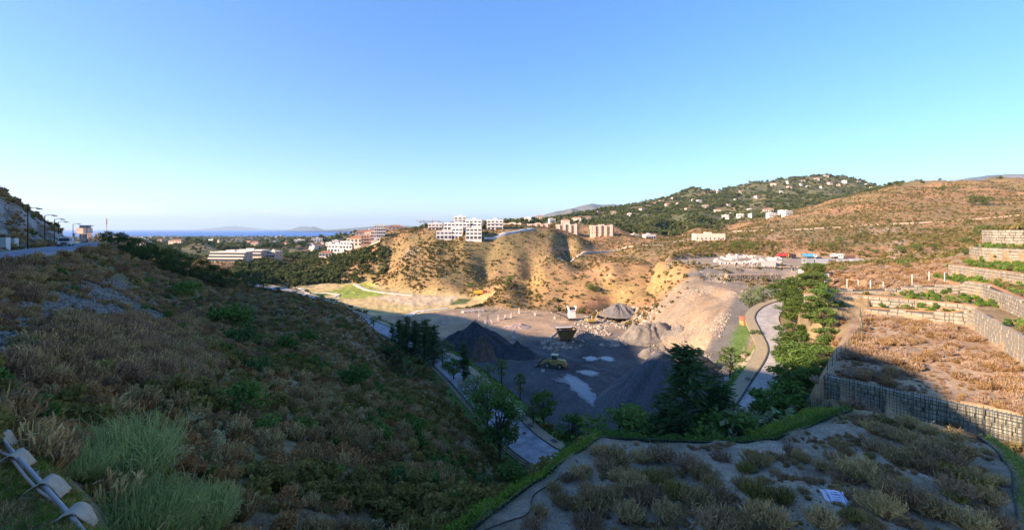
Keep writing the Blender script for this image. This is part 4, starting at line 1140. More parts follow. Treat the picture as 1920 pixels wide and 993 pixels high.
c_rub = source([rock_mesh('rubble_rock', 210 + i, m_rub) for i in range(6)], 'rubble_rocks')
strew_on('scree_stones', (scree > 0.4) * (GR < 110) * (0.2 + smooth(-0.1, 0.25, nB)), 6500, 0.6, c_stone, 6, 0.09, 0.55, rg, 0.0, tilt=0.5, kind='stuff')
strew_on('slope_stones', nh, 500, 0.6, c_stone, 6, 0.08, 0.4, rg, 0.0, tilt=0.5, kind='stuff')
rkm = (rk > 0.3) * 1.0
strew_on('cut_slope_stones', rkm, 900, 0.6, c_stone, 6, 0.3, 1.5, rg, 0.1, tilt=0.6, kind='stuff')
strew_on('cut_slope_scrub', rkm * smooth(-0.05, 0.2, nB), 500, 0.6, c_brown, 5, 0.8, 2.0, rg, kind='stuff')
# terrace: gravel stones and low litter between the shrubs
strew_on('terrace_gravel', (D_TERR < -0.2) * (0.25 + smooth(0.0, 0.3, fbm(GX / 2.5, GY / 2.5, 3, 74))), 7000, 0.5, c_stone, 6, 0.025, 0.12, rg, 0.0, tilt=0.5, kind='stuff')
strew_on('terrace_litter', (D_TERR < -0.3) * smooth(-0.05, 0.3, fbm(GX / 3, GY / 3, 3, 75)), 2400, 0.5, c_twig, 4, 0.12, 0.42, rg, kind='stuff')
# dry plot: straw coloured brush
c_straw = source([twig_mesh('straw_brush', 160 + i, 110, 0.6, 0.55, 0.024, (M_STRAW, M_DRYDOT)[i % 2], 2, 0.35) for i in range(4)], 'straw_brush')
nP = fbm(GX / 5, GY / 3, 3, 76)
strew_on('plot_brush', (D_PLOT < -1.0) * smooth(-0.12, 0.2, nP) * (GPX < 2050), 850, 0.7, c_straw, 4, 0.6, 1.7, rg, kind='stuff')
strew_on('plot_grass', (D_PLOT < -0.5) * (GPX < 2050), 900, 0.7, c_straw, 4, 0.25, 0.6, rg, kind='stuff')
upm = (up > 0.3) * OPEN
strew_on('upper_plot_brush', upm * 1.0, 420, 0.7, c_straw, 4, 0.8, 1.8, rg, kind='stuff')
# verge plants round the terraces and the right bank
bank = OPEN & (GPX > 1430) & (GY > 36) & (GY < 215) & (up < 0.3) & (sp < 0.3)
strew_on('bank_brush', bank * (0.3 + smooth(-0.1, 0.2, nC)), 1500, 0.7, c_straw, 4, 0.7, 2.0, rg, kind='stuff')
strew_on('bank_bushes', bank * smooth(0.0, 0.3, nA), 420, 0.7, source([bush_mesh('bank_bush', 170 + i, 240, 0.15, 8, 0.8, (M_DOT, M_GREEN)[i % 2]) for i in range(4)], 'bank_bush'), 4, 0.8, 2.6, rg, kind='stuff')
lg = np.zeros(GX.shape)
for k, (poly, z) in LEDGES.items():
    dd = sdist(GX, GY, poly); lg = np.maximum(lg, (dd < -0.7) * (0.5 + smooth(-2.6, -1.2, dd)))
c_ledge = source([bush_mesh('ledge_plant', 180 + i, 300, 0.2, 8, 1.1, (M_GREEN, M_LIME, M_DOT, M_GREEN)[i % 4], 0.6) for i in range(4)], 'ledge_plants')
strew_on('ledge_planting', lg * smooth(-0.25, 0.1, nB), 800, 0.7, c_ledge, 4, 0.7, 1.5, rg, kind='stuff')
strew_on('verge_grass', ((D_LR < 9.5) & (D_LR > 5.6) & (GY > 66) & (GX > -60) & (D_FLOOR < 9) | (D_RR > 5.4) & (D_RR < 8.0) & (GX < 55) & (GY < 90)) * 1.0, 1800, 0.6, source([twig_mesh('verge_tuft', 190 + i, 60, 0.5, 0.4, 0.02, M_LIME, 0, 0.6) for i in range(2)], 'verge_tufts'), 2, 0.4, 0.9, rg, kind='stuff')

# hills: scattered bushes, far woods
c_dot = source([bush_mesh('hill_bush', 220 + i, 90, 0.30, 6, 0.75, (M_DOT, M_DOT, M_DRYDOT)[i % 3]) for i in range(6)], 'hill_bush')
c_dotg = source([bush_mesh('hill_green', 230 + i, 110, 0.28, 6, 0.9, (M_HG, M_DOT)[i % 2]) for i in range(4)], 'hill_green')
c_tree = source([bush_mesh('wood_tree', 240 + i, 110, 0.28, 6, 1.0, M_FAR) for i in range(5)], 'wood_tree')
HL = OPEN & (GR > 185) & (GY < 690)
hl = HL * (1 - wood) * (1 - yd) * (1 - 0.85 * sp) * (1 - gf) * (1 - fl)
nD = fbm(GX / 26, GY / 26, 4, 81); nE = fbm(GX / 60, GY / 60, 3, 82)
lit = 1 - 0.55 * oh
strew_on('hill_scrub', hl * (0.25 + smooth(-0.15, 0.25, nD)) * lit, 26000, 0.45, c_dot, 6, 0.7, 2.3, rg, kind='stuff')
left = smooth(1150, 900, GPX)
strew_on('hill_green_scrub', hl * (0.15 + left) * (0.12 + smooth(-0.05, 0.25, nD)) * (1 - 0.6 * oh), 12000, 0.5, c_dotg, 4, 0.8, 2.8, rg, kind='stuff')
strew_on('right_hill_scrub', hl * smooth(1150, 1300, GPX) * (0.35 + smooth(-0.1, 0.25, nD)), 10000, 0.5, c_dotg, 4, 0.9, 2.8, rg, kind='stuff')
ridge = pmask([(430, 540), (440, 495), (540, 495), (640, 480), (720, 460), (740, 490), (700, 530), (600, 532)], 300, 450, 8)
strew_on('gully_woods', HL * ridge * (0.2 + smooth(-0.1, 0.2, nD)), 1500, 0.5, c_tree, 5, 3.0, 6.0, rg, kind='stuff')
strew_on('valley_woods', (wood > 0.2) * OPEN * (GR < 1100) * (0.1 + smooth(-0.2, 0.15, nE)) * (1 - 0.9 * ((GPX > 1440) & (GY < 760))), 7000, 0.45, c_tree, 5, 4.0, 9.0, rg, kind='stuff')
strew_on('mountain_woods', (GR > 1000) * (GR < 2300) * (GPX > 980) * (GPX < 1690) * (0.25 + smooth(-0.2, 0.2, fbm(GX / 90, GY / 90, 3, 84))) * (np.degrees(GT) < 54), 11000, 0.5, c_tree, 5, 5.0, 12.0, rg, kind='stuff')
strew_on('plain_woods', (GR > 1000) * (GR < 5000) * (GPX < 1000) * (np.degrees(GT) > -54) * (0.15 + smooth(-0.1, 0.2, fbm(GX / 130, GY / 130, 3, 85))), 7000, 0.5, c_tree, 5, 7.0, 18.0, rg, kind='stuff')
# broken rock at the back of the quarry
rub = pmask([(1010, 645), (1040, 625), (1075, 612), (1110, 585), (1160, 572), (1240, 575), (1255, 590), (1215, 612), (1190, 640), (1150, 652), (1110, 645), (1060, 655), (1030, 658)], 140, 225, 6) * (fbm(GX / 7, GY / 7, 2, 86) > -0.25)
strew_on('broken_rock', rub, 2600, 0.7, c_rub, 6, 0.4, 2.3, rg, 0.0, tilt=0.6, kind='stuff')
rub2 = pmask([(880, 572), (1050, 578), (1060, 588), (900, 584)], 190, 250, 3)
strew_on('quarry_edge_rocks', rub2, 350, 0.7, c_rub, 6, 0.4, 1.1, rg, 0.0, tilt=0.6, kind='stuff')
strew_on('spoil_stones', sp * smooth(0.0, 0.3, fbm(GX / 9, GY / 9, 3, 87)) * (D_RAMP > 3), 3500, 0.6, c_rub, 6, 0.25, 1.0, rg, 0.0, tilt=0.6, kind='stuff')
strew_on('scattered_stones', (D_FLOOR < 0) * 1.0, 500, 0.6, c_rub, 6, 0.12, 0.4, rg, 0.0, tilt=0.6, kind='stuff')

# ------------------------------------------------------------------ trees, each with trunk and crown, one unit tall before scaling
def tree_proto(kind, seed, m, n=1800):
    rng = np.random.default_rng(seed); tr = MB(); P = []; Dr = []
    def limb(p0, p1, r0, r1, k=3):
        pts = [Vector(p0).lerp(Vector(p1), t) + Vector(rng.normal(size=3) * 0.008 * (0 < t < 1)) for t in np.linspace(0, 1, k)]
        tr.tube(pts, list(np.linspace(r0, r1, k)), 5, False)
    if kind in ('broad', 'pine', 'young'):
        base, cz, rx, rz = {'broad': (0.22, 0.60, 0.30, 0.36), 'pine': (0.12, 0.52, 0.42, 0.42), 'young': (0.28, 0.62, 0.20, 0.36)}[kind]
        limb((0, 0, -0.04), (rng.normal() * .02, rng.normal() * .02, cz + rz * 0.7), 0.020, 0.005, 5)
        nc = {'broad': 26, 'pine': 30, 'young': 16}[kind]
        for k in range(nc):
            d = in_ball(1, rng, 0.55)[0]
            c = np.array([d[0] * rx * 0.8, d[1] * rx * 0.8, cz + d[2] * rz * 0.82])
            z0 = max(base * 0.8, c[2] - 0.25 * rng.random() - 0.08)
            limb((0, 0, z0), c, 0.008, 0.002)
            R = rng.uniform(0.055, 0.12) * (1.25 if kind == 'pine' else 1)
            q = int(n / nc * rng.uniform(0.6, 1.4))
            P.append(c + in_ball(q, rng, 0.35) * R * np.array([1.1, 1.1, 0.85]))
        P = np.concatenate(P); v, f = leaf_quads(P, 0.036 if kind != 'pine' else 0.034, rng, 0.62, 0.25)
    else:
        w = {'conifer': 0.26, 'column': 0.11}[kind]
        limb((0, 0, -0.04), (0, 0, 0.99), 0.020, 0.002, 6)
        for k in range(110 if kind == 'conifer' else 90):
            z = 0.08 + 0.9 * rng.random() ** 0.85
            L = w * (1.03 - z) ** (0.75 if kind == 'conifer' else 0.7) * rng.uniform(0.55, 1.1) + 0.015
            a = rng.uniform(0, 2 * np.pi); e = np.array([math.cos(a), math.sin(a), rng.uniform(-0.05, 0.55)])
            limb((0, 0, z), tuple(np.array([0, 0, z]) + e * L), 0.004, 0.001, 2)
            q = max(6, int(n / 100 * (0.4 + L / w)))
            t = rng.random(q) ** 0.6
            pp = np.array([0, 0, z]) + e * (L * t)[:, None] + rng.normal(size=(q, 3)) * 0.018
            pp[:, 2] -= 0.03 * t
            P.append(pp); Dr.append(np.repeat((e * [1, 1, 0.2] + [0, 0, -0.15])[None], q, 0))
        P = np.concatenate(P); v, f = leaf_quads(P, 0.046, rng, 0.28, 0.1, np.concatenate(Dr))
    cm = raw_mesh('crown', v, f, smooth_=False); cm.materials.append(m)
    tm = tr.mesh('trunk', True); tm.materials.append(M_BARK)
    return tm, cm
M_PALE = leaf_mat('pale_leaves', [(0.07, 0.10, 0.05), (0.125, 0.16, 0.085), (0.20, 0.23, 0.13)], trans=0.3, gain=1.5, tint=(1.1, 1.0, 0.85))
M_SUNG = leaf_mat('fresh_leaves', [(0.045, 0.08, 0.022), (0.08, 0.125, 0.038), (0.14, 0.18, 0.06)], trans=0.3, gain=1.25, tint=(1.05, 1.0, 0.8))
M_PINE = leaf_mat('pine_needles', [(0.016, 0.036, 0.018), (0.035, 0.065, 0.03), (0.06, 0.095, 0.04)])
PROTO = {
 'broad': [tree_proto('broad', 300 + i, M_GREEN, 3000) for i in range(3)], 'pale': [tree_proto('broad', 310 + i, M_PALE, 1800) for i in range(2)],
 'fresh': [tree_proto('broad', 320 + i, M_SUNG, 3600) for i in range(3)], 'conifer': [tree_proto('conifer', 330 + i, M_DARK, 3200) for i in range(2)],
 'column': [tree_proto('column', 340 + i, M_DARK, 2000) for i in range(2)], 'young': [tree_proto('young', 350 + i, M_SUNG, 900) for i in range(2)],
 'pine': [tree_proto('pine', 360 + i, M_PINE, 2600) for i in range(3)], 'sunpine': [tree_proto('pine', 370, M_SUNG, 2200)]}
def tree(name, kind, px, top, Y, label, cat='tree', group=None, wide=1.0, sink=0.0, k=None):
    x = (px - CX) / FPX * Y; z = float(height(x, Y)) - sink
    h = max(-(top - CY) / FPX * Y - z, 2.0 if Y < 40 else (5.0 if 60 < Y < 115 and px > 1455 else 2.0))
    p = dict(label=label, category=cat)
    if group: p['group'] = group
    r = empty(name, (x, Y, z), random.uniform(0, 6.28), h, **p)
    r.scale = (h * wide, h * wide, h)
    tm, cm = PROTO[kind][random.randrange(len(PROTO[kind])) if k is None else k]
    link('trunk', tm, None, r); link('crown', cm, None, r)
    return r
def road_tree(name, kind, px, base, top, label, wide, group=None, y0=40):
    x, Y, z = ground(px, base, y0, 200)
    return tree(name, kind, px, top, Y, label, group=group, wide=wide)
g = 'dark conifers between the curved road and hillside'
for px, base, top in ((735, 640, 606), (748, 657, 598), (763, 664, 592), (778, 668, 600), (796, 680, 597), (812, 690, 608), (755, 650, 604), (785, 660, 606), (804, 672, 612)):
    road_tree('conifer_tree', 'column', px, base, top, 'dark slim conifer in the clump where the curved road disappears', 1.9, g)
road_tree('column_tree', 'column', 870, 716, 640, 'tall slender dark tree beside the white cabinet', 1.7)
road_tree('broadleaf_tree', 'pale', 829, 690, 634, 'small pale tree at the roadside next to dark conifers', 1.5)
road_tree('broadleaf_tree', 'broad', 850, 712, 668, 'small bushy tree close to the white cabinet', 1.7)
road_tree('broadleaf_tree', 'pale', 893, 768, 692, 'silvery roadside tree leaning over the curved road', 1.5)
road_tree('broadleaf_tree', 'broad', 915, 806, 712, 'mid green roadside tree between two taller roadside trees', 1.4)
road_tree('broadleaf_tree', 'broad', 937, 868, 730, 'tall dark green roadside tree with bare lower trunk', 1.15)
road_tree('broadleaf_tree', 'young', 941, 718, 672, 'young tree on the green verge near black gravel heap', 1.9)
road_tree('broadleaf_tree', 'young', 976, 750, 697, 'small thin tree at the edge of quarry gravel', 1.5)
road_tree('broadleaf_tree', 'broad', 1018, 800, 728, 'dense dark tree on the verge below the puddle', 1.25)
road_tree('broadleaf_tree', 'pale', 1000, 795, 752, 'grey green bush tree beside the sand paving', 1.8)
road_tree('broadleaf_tree', 'pale', 915, 705, 680, 'low grey bush tree at the foot of black heap', 2.0)
road_tree('broadleaf_tree', 'broad', 1072, 852, 768, 'round green tree where the hedge meets curved road', 1.3)
tree('broadleaf_tree', 'broad', 1172, 742, 58, 'broad dark tree behind the gravel terrace hedge', wide=1.42)
tree('broadleaf_tree', 'broad', 1130, 800, 52, 'low dark tree peeping over the terrace hedge', wide=1.62)
tree('conifer_tree', 'conifer', 1288, 640, 54, 'very tall feathery conifer before the grey gravel heap', wide=1.15)
tree('conifer_tree', 'conifer', 1340, 692, 55, 'shorter feathery conifer leaning against the tallest one', wide=1.25)
tree('conifer_tree', 'conifer', 1245, 735, 56, 'low feathery conifer below the dark gravel heap', wide=1.3)
tree('broadleaf_tree', 'broad', 1382, 755, 50, 'dark leafy tree in front of shaded road end', wide=1.42)
tree('broadleaf_tree', 'pale', 1440, 728, 51, 'pale leafy tree beside the shaded road end', wide=1.55)
tree('broadleaf_tree', 'broad', 1475, 706, 55, 'dark round tree at the corner below dry plot', wide=1.49)
g = 'sunlit trees lining the far road'
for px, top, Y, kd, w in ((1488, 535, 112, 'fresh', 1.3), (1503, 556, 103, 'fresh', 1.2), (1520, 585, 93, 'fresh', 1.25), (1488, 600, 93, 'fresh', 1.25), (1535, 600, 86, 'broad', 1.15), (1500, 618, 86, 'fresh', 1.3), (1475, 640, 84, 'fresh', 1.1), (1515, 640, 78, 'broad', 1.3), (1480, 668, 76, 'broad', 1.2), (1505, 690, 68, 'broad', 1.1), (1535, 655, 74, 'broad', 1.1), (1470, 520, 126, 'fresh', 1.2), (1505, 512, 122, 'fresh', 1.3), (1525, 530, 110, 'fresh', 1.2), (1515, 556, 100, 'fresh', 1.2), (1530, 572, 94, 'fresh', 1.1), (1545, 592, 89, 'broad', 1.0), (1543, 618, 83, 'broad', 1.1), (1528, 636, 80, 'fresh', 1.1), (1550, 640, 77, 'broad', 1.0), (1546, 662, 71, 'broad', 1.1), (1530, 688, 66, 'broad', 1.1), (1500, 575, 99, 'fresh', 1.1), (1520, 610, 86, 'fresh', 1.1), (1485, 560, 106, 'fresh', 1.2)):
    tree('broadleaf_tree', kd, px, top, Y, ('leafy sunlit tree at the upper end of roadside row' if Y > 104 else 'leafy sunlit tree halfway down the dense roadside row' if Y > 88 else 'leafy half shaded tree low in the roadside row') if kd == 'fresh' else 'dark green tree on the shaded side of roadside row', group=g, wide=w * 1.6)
for px, top, Y in ((1408, 532, 132), (1430, 528, 138)):
    tree('broadleaf_tree', 'pale', px, top, Y, 'feathery grey green tree at the head of haul ramp', group='trees at the head of the ramp', wide=1.2)
tree('broadleaf_tree', 'young', 1370, 648, 98, 'young bright tree in the bank beside the ramp', wide=1.89)
tree('broadleaf_tree', 'young', 1416, 616, 103, 'small tree on the narrow strip beside road kerb', wide=2.29)
tree('broadleaf_tree', 'young', 1398, 655, 95, 'yellowish sapling between ramp and pavement', wide=1.76)
g = 'dark pines along the crest of left hillside'
for i, (px, top, Y) in enumerate(((192, 434, 112), (206, 430, 108), (222, 429, 106), (240, 436, 108), (258, 441, 108), (276, 449, 110), (296, 455, 112), (316, 460, 112), (336, 467, 114), (358, 474, 116), (380, 482, 117), (402, 490, 119), (424, 500, 121), (446, 508, 124), (470, 517, 127), (495, 524, 130), (520, 536, 133), (250, 455, 101), (300, 472, 104), (345, 487, 108), (390, 502, 112), (430, 515, 116), (270, 462, 104), (325, 478, 107), (370, 494, 111), (412, 508, 114))):
    tree('pine_tree', 'pine', px, top, Y, 'dark crest pine ' + ('near the thin mast and upper road' if px < 260 else 'in the middle of the hillside crest row' if px < 400 else 'at the valley end of the crest row'), group=g, wide=1.3)
for px, top, Y in ((555, 542, 150), (575, 552, 146), (610, 560, 158), (601, 548, 165), (640, 572, 158), (700, 590, 165)):
    tree('pine_tree', 'pale', px, top, Y, 'small tree at the bottom of crest above golf valley', group='small trees above the golf valley', wide=1.1)
# single trees on the sunny hills
def hill_tree(px, top, base, kind, label, wide=1.2, y0=120, k=None):
    x, Y, z = ground(px, base, y0)
    return tree('pine_tree' if 'pine' in kind else 'broadleaf_tree', kind, px, top, Y, label, wide=wide)
hill_tree(1829, 361, 385, 'sunpine', 'left half of the big round pine pair on dry hill', 1.5)
hill_tree(1851, 364, 386, 'sunpine', 'right half of the big round pine pair on dry hill', 1.5)
hill_tree(1768, 347, 358, 'sunpine', 'small round pine standing on the dry hill skyline', 1.6)
hill_tree(1843, 415, 446, 'sunpine', 'tall bushy pine between dirt track and uppermost wall', 1.1)
hill_tree(1865, 424, 440, 'sunpine', 'low pine just left of the uppermost wall', 1.4)
hill_tree(1806, 440, 458, 'sunpine', 'rounded pine with a dark shadow above the short track', 1.4)
hill_tree(1808, 462, 480, 'sunpine', 'bright bushy pine touching the high block wall', 1.6)
hill_tree(1700, 492, 511, 'sunpine', 'dense green bush alone on the dry bank', 1.5)
for px, top, base in ((1575, 440, 456), (1560, 452, 468), (1620, 430, 440), (1610, 435, 446), (1640, 465, 476), (1690, 455, 476), (1720, 452, 472), (1750, 455, 470), (1340, 452, 470), (1380, 448, 468), (1405, 450, 470)):
    hill_tree(px, top, base, 'sunpine', 'small pine scattered on the slope behind the truck yard', 1.3).__setitem__('group', 'small pines behind the truck yard')
for px, top, base in ((885, 527, 542), (958, 512, 530), (950, 525, 538), (1096, 512, 520), (1105, 528, 545), (1112, 530, 548), (1040, 518, 526), (1250, 505, 518), (1005, 548, 560), (1060, 524, 534), (1225, 505, 516), (793, 503, 512)):
    hill_tree(px, top, base, 'sunpine', 'round dark bush dotted on the orange slopes', 1.5, 180).__setitem__('group', 'round bushes on the orange slopes')

# ------------------------------------------------------------------ shrubs one can tell apart
def shrub(name, me, px, py, width, label, group=None, cat='shrub', ymin=5, zs=1.0, ymax=200):
    x, Y, z = ground(px, py, ymin, ymax)
    s = width * Y / FPX
    p = dict(label=label, category=cat)
    if group: p['group'] = group
    o = link(name, me, None, **p)
    o.location = (x, Y, z - 0.02); o.rotation_euler = (random.gauss(0, .06), random.gauss(0, .06), random.uniform(0, 6.28)); o.scale = (s, s, s * zs)
    return o
S_DRY = [twig_mesh('dry_shrub', 400 + i, 190, 0.62, 0.52, 0.011, M_DRY, 3, 0.35) for i in range(3)]
S_PUR = [twig_mesh('dry_shrub', 410 + i, 170, 0.55, 0.54, 0.011, M_DRYP, 3, 0.45) for i in range(3)]
S_OLV = [twig_mesh('green_shrub', 420 + i, 170, 0.60, 0.5, 0.012, M_OLIVE, 3, 0.35) for i in range(2)]
S_YEL = [twig_mesh('yellow_shrub', 430, 110, 0.5, 0.5, 0.018, M_YEL, 3, 0.35)]
KINDS = {'d': (S_DRY, 'dry_shrub', 'brown dry twiggy shrub on the gravel terrace'), 'p': (S_PUR, 'dry_shrub', 'purplish grey dry shrub on the gravel terrace'),
         'o': (S_OLV, 'green_shrub', 'olive green wiry shrub on the gravel terrace'), 'y': (S_YEL, 'yellow_shrub', 'yellow green low shrub on the gravel terrace')}
sh = [(1152, 870, 85, 'd'), (1122, 852, 40, 'd'), (1135, 878, 45, 'p'), (1238, 862, 62, 'p'), (1205, 866, 50, 'd'), (1088, 895, 46, 'd'), (1062, 900, 30, 'p'), (1110, 952, 92, 'd'), (1150, 935, 60, 'd'), (1186, 915, 60, 'd'), (1225, 905, 56, 'o'), (1292, 880, 64, 'p'), (1318, 898, 60, 'd'), (1352, 862, 40, 'p'),
      (1418, 872, 66, 'd'), (1398, 884, 40, 'o'), (1485, 850, 42, 'p'), (1502, 862, 40, 'd'), (1572, 838, 34, 'd'), (1568, 868, 52, 'p'), (1585, 852, 40, 'd'), (1650, 845, 60, 'p'), (1640, 812, 56, 'd'), (1670, 822, 60, 'p'), (1705, 835, 64, 'd'), (1735, 850, 60, 'p'), (1760, 838, 46, 'd'),
      (1610, 895, 76, 'd'), (1585, 900, 60, 'p'), (1700, 878, 84, 'd'), (1740, 890, 70, 'p'), (1785, 870, 64, 'p'), (1805, 855, 50, 'd'), (1830, 905, 60, 'd'), (1790, 925, 70, 'p'), (1850, 940, 60, 'd'), (1665, 925, 70, 'd'), (1705, 945, 84, 'p'), (1655, 965, 90, 'd'), (1750, 965, 80, 'd'), (1600, 975, 50, 'o'), (1540, 985, 70, 'd'),
      (1440, 985, 86, 'd'), (1465, 940, 66, 'o'), (1420, 935, 70, 'o'), (1395, 915, 50, 'd'), (1350, 940, 60, 'p'), (1310, 950, 70, 'd'), (1270, 930, 60, 'o'), (1250, 975, 80, 'd'), (1340, 990, 80, 'p'), (1180, 975, 76, 'd'), (1100, 990, 76, 'p'), (1050, 945, 44, 'd'), (1010, 965, 46, 'd'), (1000, 990, 50, 'p'), (1038, 920, 40, 'd'),
      (1820, 990, 80, 'd'), (1868, 985, 60, 'p'), (1870, 905, 40, 'd'), (1540, 880, 36, 'd'), (1520, 905, 30, 'p'), (1380, 985, 60, 'd'), (1700, 800, 50, 'd'), (1740, 812, 44, 'd'), (1790, 825, 44, 'd'), (1620, 790, 30, 'p'), (1655, 795, 30, 'o'), (1335, 915, 56, 'd'), (1250, 895, 44, 'd'), (1160, 900, 50, 'd'), (1210, 940, 64, 'p'), (1420, 960, 50, 'd'),
      (1785, 895, 46, 'y'), (1842, 912, 44, 'y'), (1798, 938, 36, 'y'), (1705, 788, 20, 'y'), (1770, 880, 36, 'y'), (1408, 850, 20, 'y')]
_r = random.Random(9)
sh += [(_r.uniform(1060, 1880), _r.uniform(850, 990), _r.uniform(14, 30), _r.choice('ddpo')) for _ in range(46)]
for px, py, w, k in sh:
    ms, nm, lb = KINDS[k]
    o_ = ground(px, py, 5, 60); ex = [min(math.hypot(o_[0] - q[0], o_[1] - q[1]) for q in e) for e in (TERR[4:12], TERR[0:5], TERR[12:20])]
    if math.hypot(px - 1566, py - 936) < 75: lb = lb.replace('on the gravel terrace', 'close to the white sack on terrace')
    elif ex[0] < 2.2: lb = lb.replace('on the gravel terrace', 'just inside the curved black edging')
    elif ex[1] < 2.6: lb = lb.replace('on the gravel terrace', 'beside the straight black edging strip')
    elif ex[2] < 4.5: lb = lb.replace('on the gravel terrace', 'on terrace end facing the mesh fence')
    else: lb = lb.replace('on the gravel terrace', 'in the open middle of gravel terrace')
    shrub(nm, random.choice(ms), px, py, w * random.uniform(0.85, 1.05), lb, 'wiry shrubs on the gravel terrace', zs=0.82)
# bushes of the shaded hillside that stand out
S_ROUND = [bush_mesh('round_bush', 440 + i, 900, 0.085, 16, 0.8, (M_DARK, M_GREEN)[i % 2]) for i in range(4)]
for px, py, w, lb in ((430, 618, 92, 'big round dark green bush high on the shaded hillside'), (355, 556, 60, 'dark dome shaped bush near the foot of scree'), (455, 645, 70, 'bright green bush just below the big round bush'), (665, 725, 74, 'lone dark green bush in the middle of shaded slope'),
                      (490, 700, 66, 'spreading green bush left of the lone dark bush'), (455, 775, 100, 'large soft green bush above the tall grasses'), (570, 815, 56, 'fresh green bush low on the shaded hillside'), (500, 810, 60, 'deep green bush beside the soft green one'), (575, 640, 44, 'small green bush near the crest of slope'),
                      (540, 655, 50, 'rounded bush just below the crest of slope'), (750, 910, 60, 'dark bush near the gully at the terrace'), (955, 905, 70, 'dense dark bush at the bottom of gully'), (900, 930, 70, 'dark leafy bush in the gully beside hedge'), (860, 960, 70, 'shadowy bush at the near end of gully'), (630, 895, 46, 'pale green bush low in the middle of slope'), (725, 665, 40, 'rounded bush near the roadside conifers')):
    shrub('round_bush', random.choice(S_ROUND), px, py, w, lb, 'green bushes on the shaded hillside', 'bush', 12, 0.85)
S_BROOM = [twig_mesh('broom', 450 + i, 1700, 0.6, 0.5, 0.0032, M_BROOM, 1, 0.55) for i in range(2)]
for px, py, w, zs, lb in ((215, 915, 230, 0.9, 'large grey green broom bush beside the pipes'), (150, 900, 110, 0.9, 'smaller broom plant touching the pipe edge'), (255, 1030, 210, 1.0, 'tall bright broom clump below the large broom bush'), (360, 1010, 170, 0.9, 'spiky bright broom clump next to shaded scrub')):
    shrub('broom_bush', random.choice(S_BROOM), px, py, w, lb, None, 'bush', 4, zs)
shrub('round_bush', bush_mesh('round_bush', 461, 700, 0.08, 10, 0.9, M_LIME), 402, 905, 52, 'small leafy bright green bush near the broom', None, 'bush', 6, 0.9)

# ------------------------------------------------------------------ hedges and edging of the terrace
def hedge(name, line, n, label, h=0.75, off=(0.25, 1.5), leaf=0.09, m=M_LIME, seed=5):
    rng = np.random.default_rng(seed); ln = np.array(resample(line, 0.25))
    i = rng.integers(0, len(ln), n); o = rng.uniform(off[0], off[1], n)
    t = np.gradient(ln[:, :2], axis=0); t /= np.linalg.norm(t, axis=1)[:, None]
    nn = np.stack([-t[:, 1], t[:, 0]], -1)
    p = ln[i, :2] + nn[i] * o[:, None] + rng.normal(size=(n, 2)) * 0.12
    top = h * (0.7 + 0.5 * fbm(p[:, 0] / 0.8, p[:, 1] / 0.8, 2, seed)) * np.clip(1.3 - np.abs((o - np.mean(off)) / (off[1] - off[0])) * 1.6, 0.15, 1)
    base = np.maximum(height(p[:, 0], p[:, 1]), ln[i, 2] - 0.9)
    z = base + top * rng.random(n) ** 0.5 + 0.05
    P = np.c_[p, z]; o0 = P.mean(0)
    v, f = leaf_quads(P - o0, leaf, rng, 0.6, 0.5)
    me = raw_mesh(name, v, f, smooth_=False)
    ob = link(name, me, m, label=label, category='hedge', group='low hedges round the gravel terrace'); ob.location = o0
    return ob
T = [(a[0], a[1], a[2]) for a in TERR]
hedge('hedge', T[0:5], 9000, 'bright green low hedge sloping down beside the gully', 0.75, (-0.05, 1.3))
hedge('hedge', T[4:13], 12000, 'green low hedge along the curved far edge of terrace', 0.6, (-0.05, 1.3), m=M_GREEN, seed=6)
hedge('hedge', T[9:13], 6000, 'leafy bright hedge bulging before the tree corner', 0.95, (0.5, 2.4), 0.11, seed=7)
hedge('hedge', T[16:20], 4000, 'thin green hedge behind the drop at terrace end', 0.5, (0.15, 1.2), m=M_GREEN, seed=8)
edge_m = mat('black_edging', (0.02, 0.02, 0.02), 0.7, 0.2, 4.0)
zt = lambda a: float(terr_z(np.array([a[0]]), np.array([a[1]]))[0])
for a, b, lb in ((0, 5, 'straight black edging strip beside the sloping hedge'), (4, 13, 'curved black edging strip along far side of terrace'), (15, 20, 'black edging strip at the short end of terrace')):
    ln = resample([(p[0], p[1], zt(p)) for p in TERR[a:b]], 0.5)
    o = ribbon('edging_strip', ln, [(0.03, -0.1), (0.03, 0.11), (0.10, 0.11), (0.10, -0.2)], edge_m, label=lb, category='edging')
# irrigation hose on the terrace
hz_ = resample(smooth_line([ground(px, py, 8, 40) for px, py in ((880, 1010), (985, 968), (1000, 930), (1035, 908), (1048, 898))], 6), 0.3)
MB().tube([(p[0], p[1], height(p[0], p[1]) + 0.05) for p in hz_], 0.025, 5).build('irrigation_hose', edge_m, label='thin black hose curving over the near corner of terrace', category='hose')

# ------------------------------------------------------------------ buildings
white_m = mat('white_render', (0.70, 0.62, 0.56), 0.85, 0.06, 0.6)
cream_m = mat('cream_render', (0.50, 0.40, 0.31), 0.85, 0.08, 0.6)
salmon_m = mat('salmon_render', (0.58, 0.36, 0.25), 0.85, 0.1, 0.6)
pinkw_m = mat('pink_render', (0.66, 0.48, 0.37), 0.85, 0.1, 0.6)
tile_m = mat('roof_tile', (0.36, 0.16, 0.09), 0.9, 0.3, 1.5)
glass_m = mat('window_glass', (0.06, 0.07, 0.085), 0.12, spec=0.6)
conc_m = mat('raw_concrete', (0.36, 0.33, 0.30), 0.9, 0.2, 0.8)
def window_mesh(w, h):
    me = MB().box(-w / 2, w / 2, -0.06, 0.3, 0, h).mesh('window'); me.materials.append(glass_m); return me
WIN = {k: window_mesh(*k) for k in ((1.2, 1.4), (2.4, 2.1), (3.6, 2.2), (0.9, 1.5))}
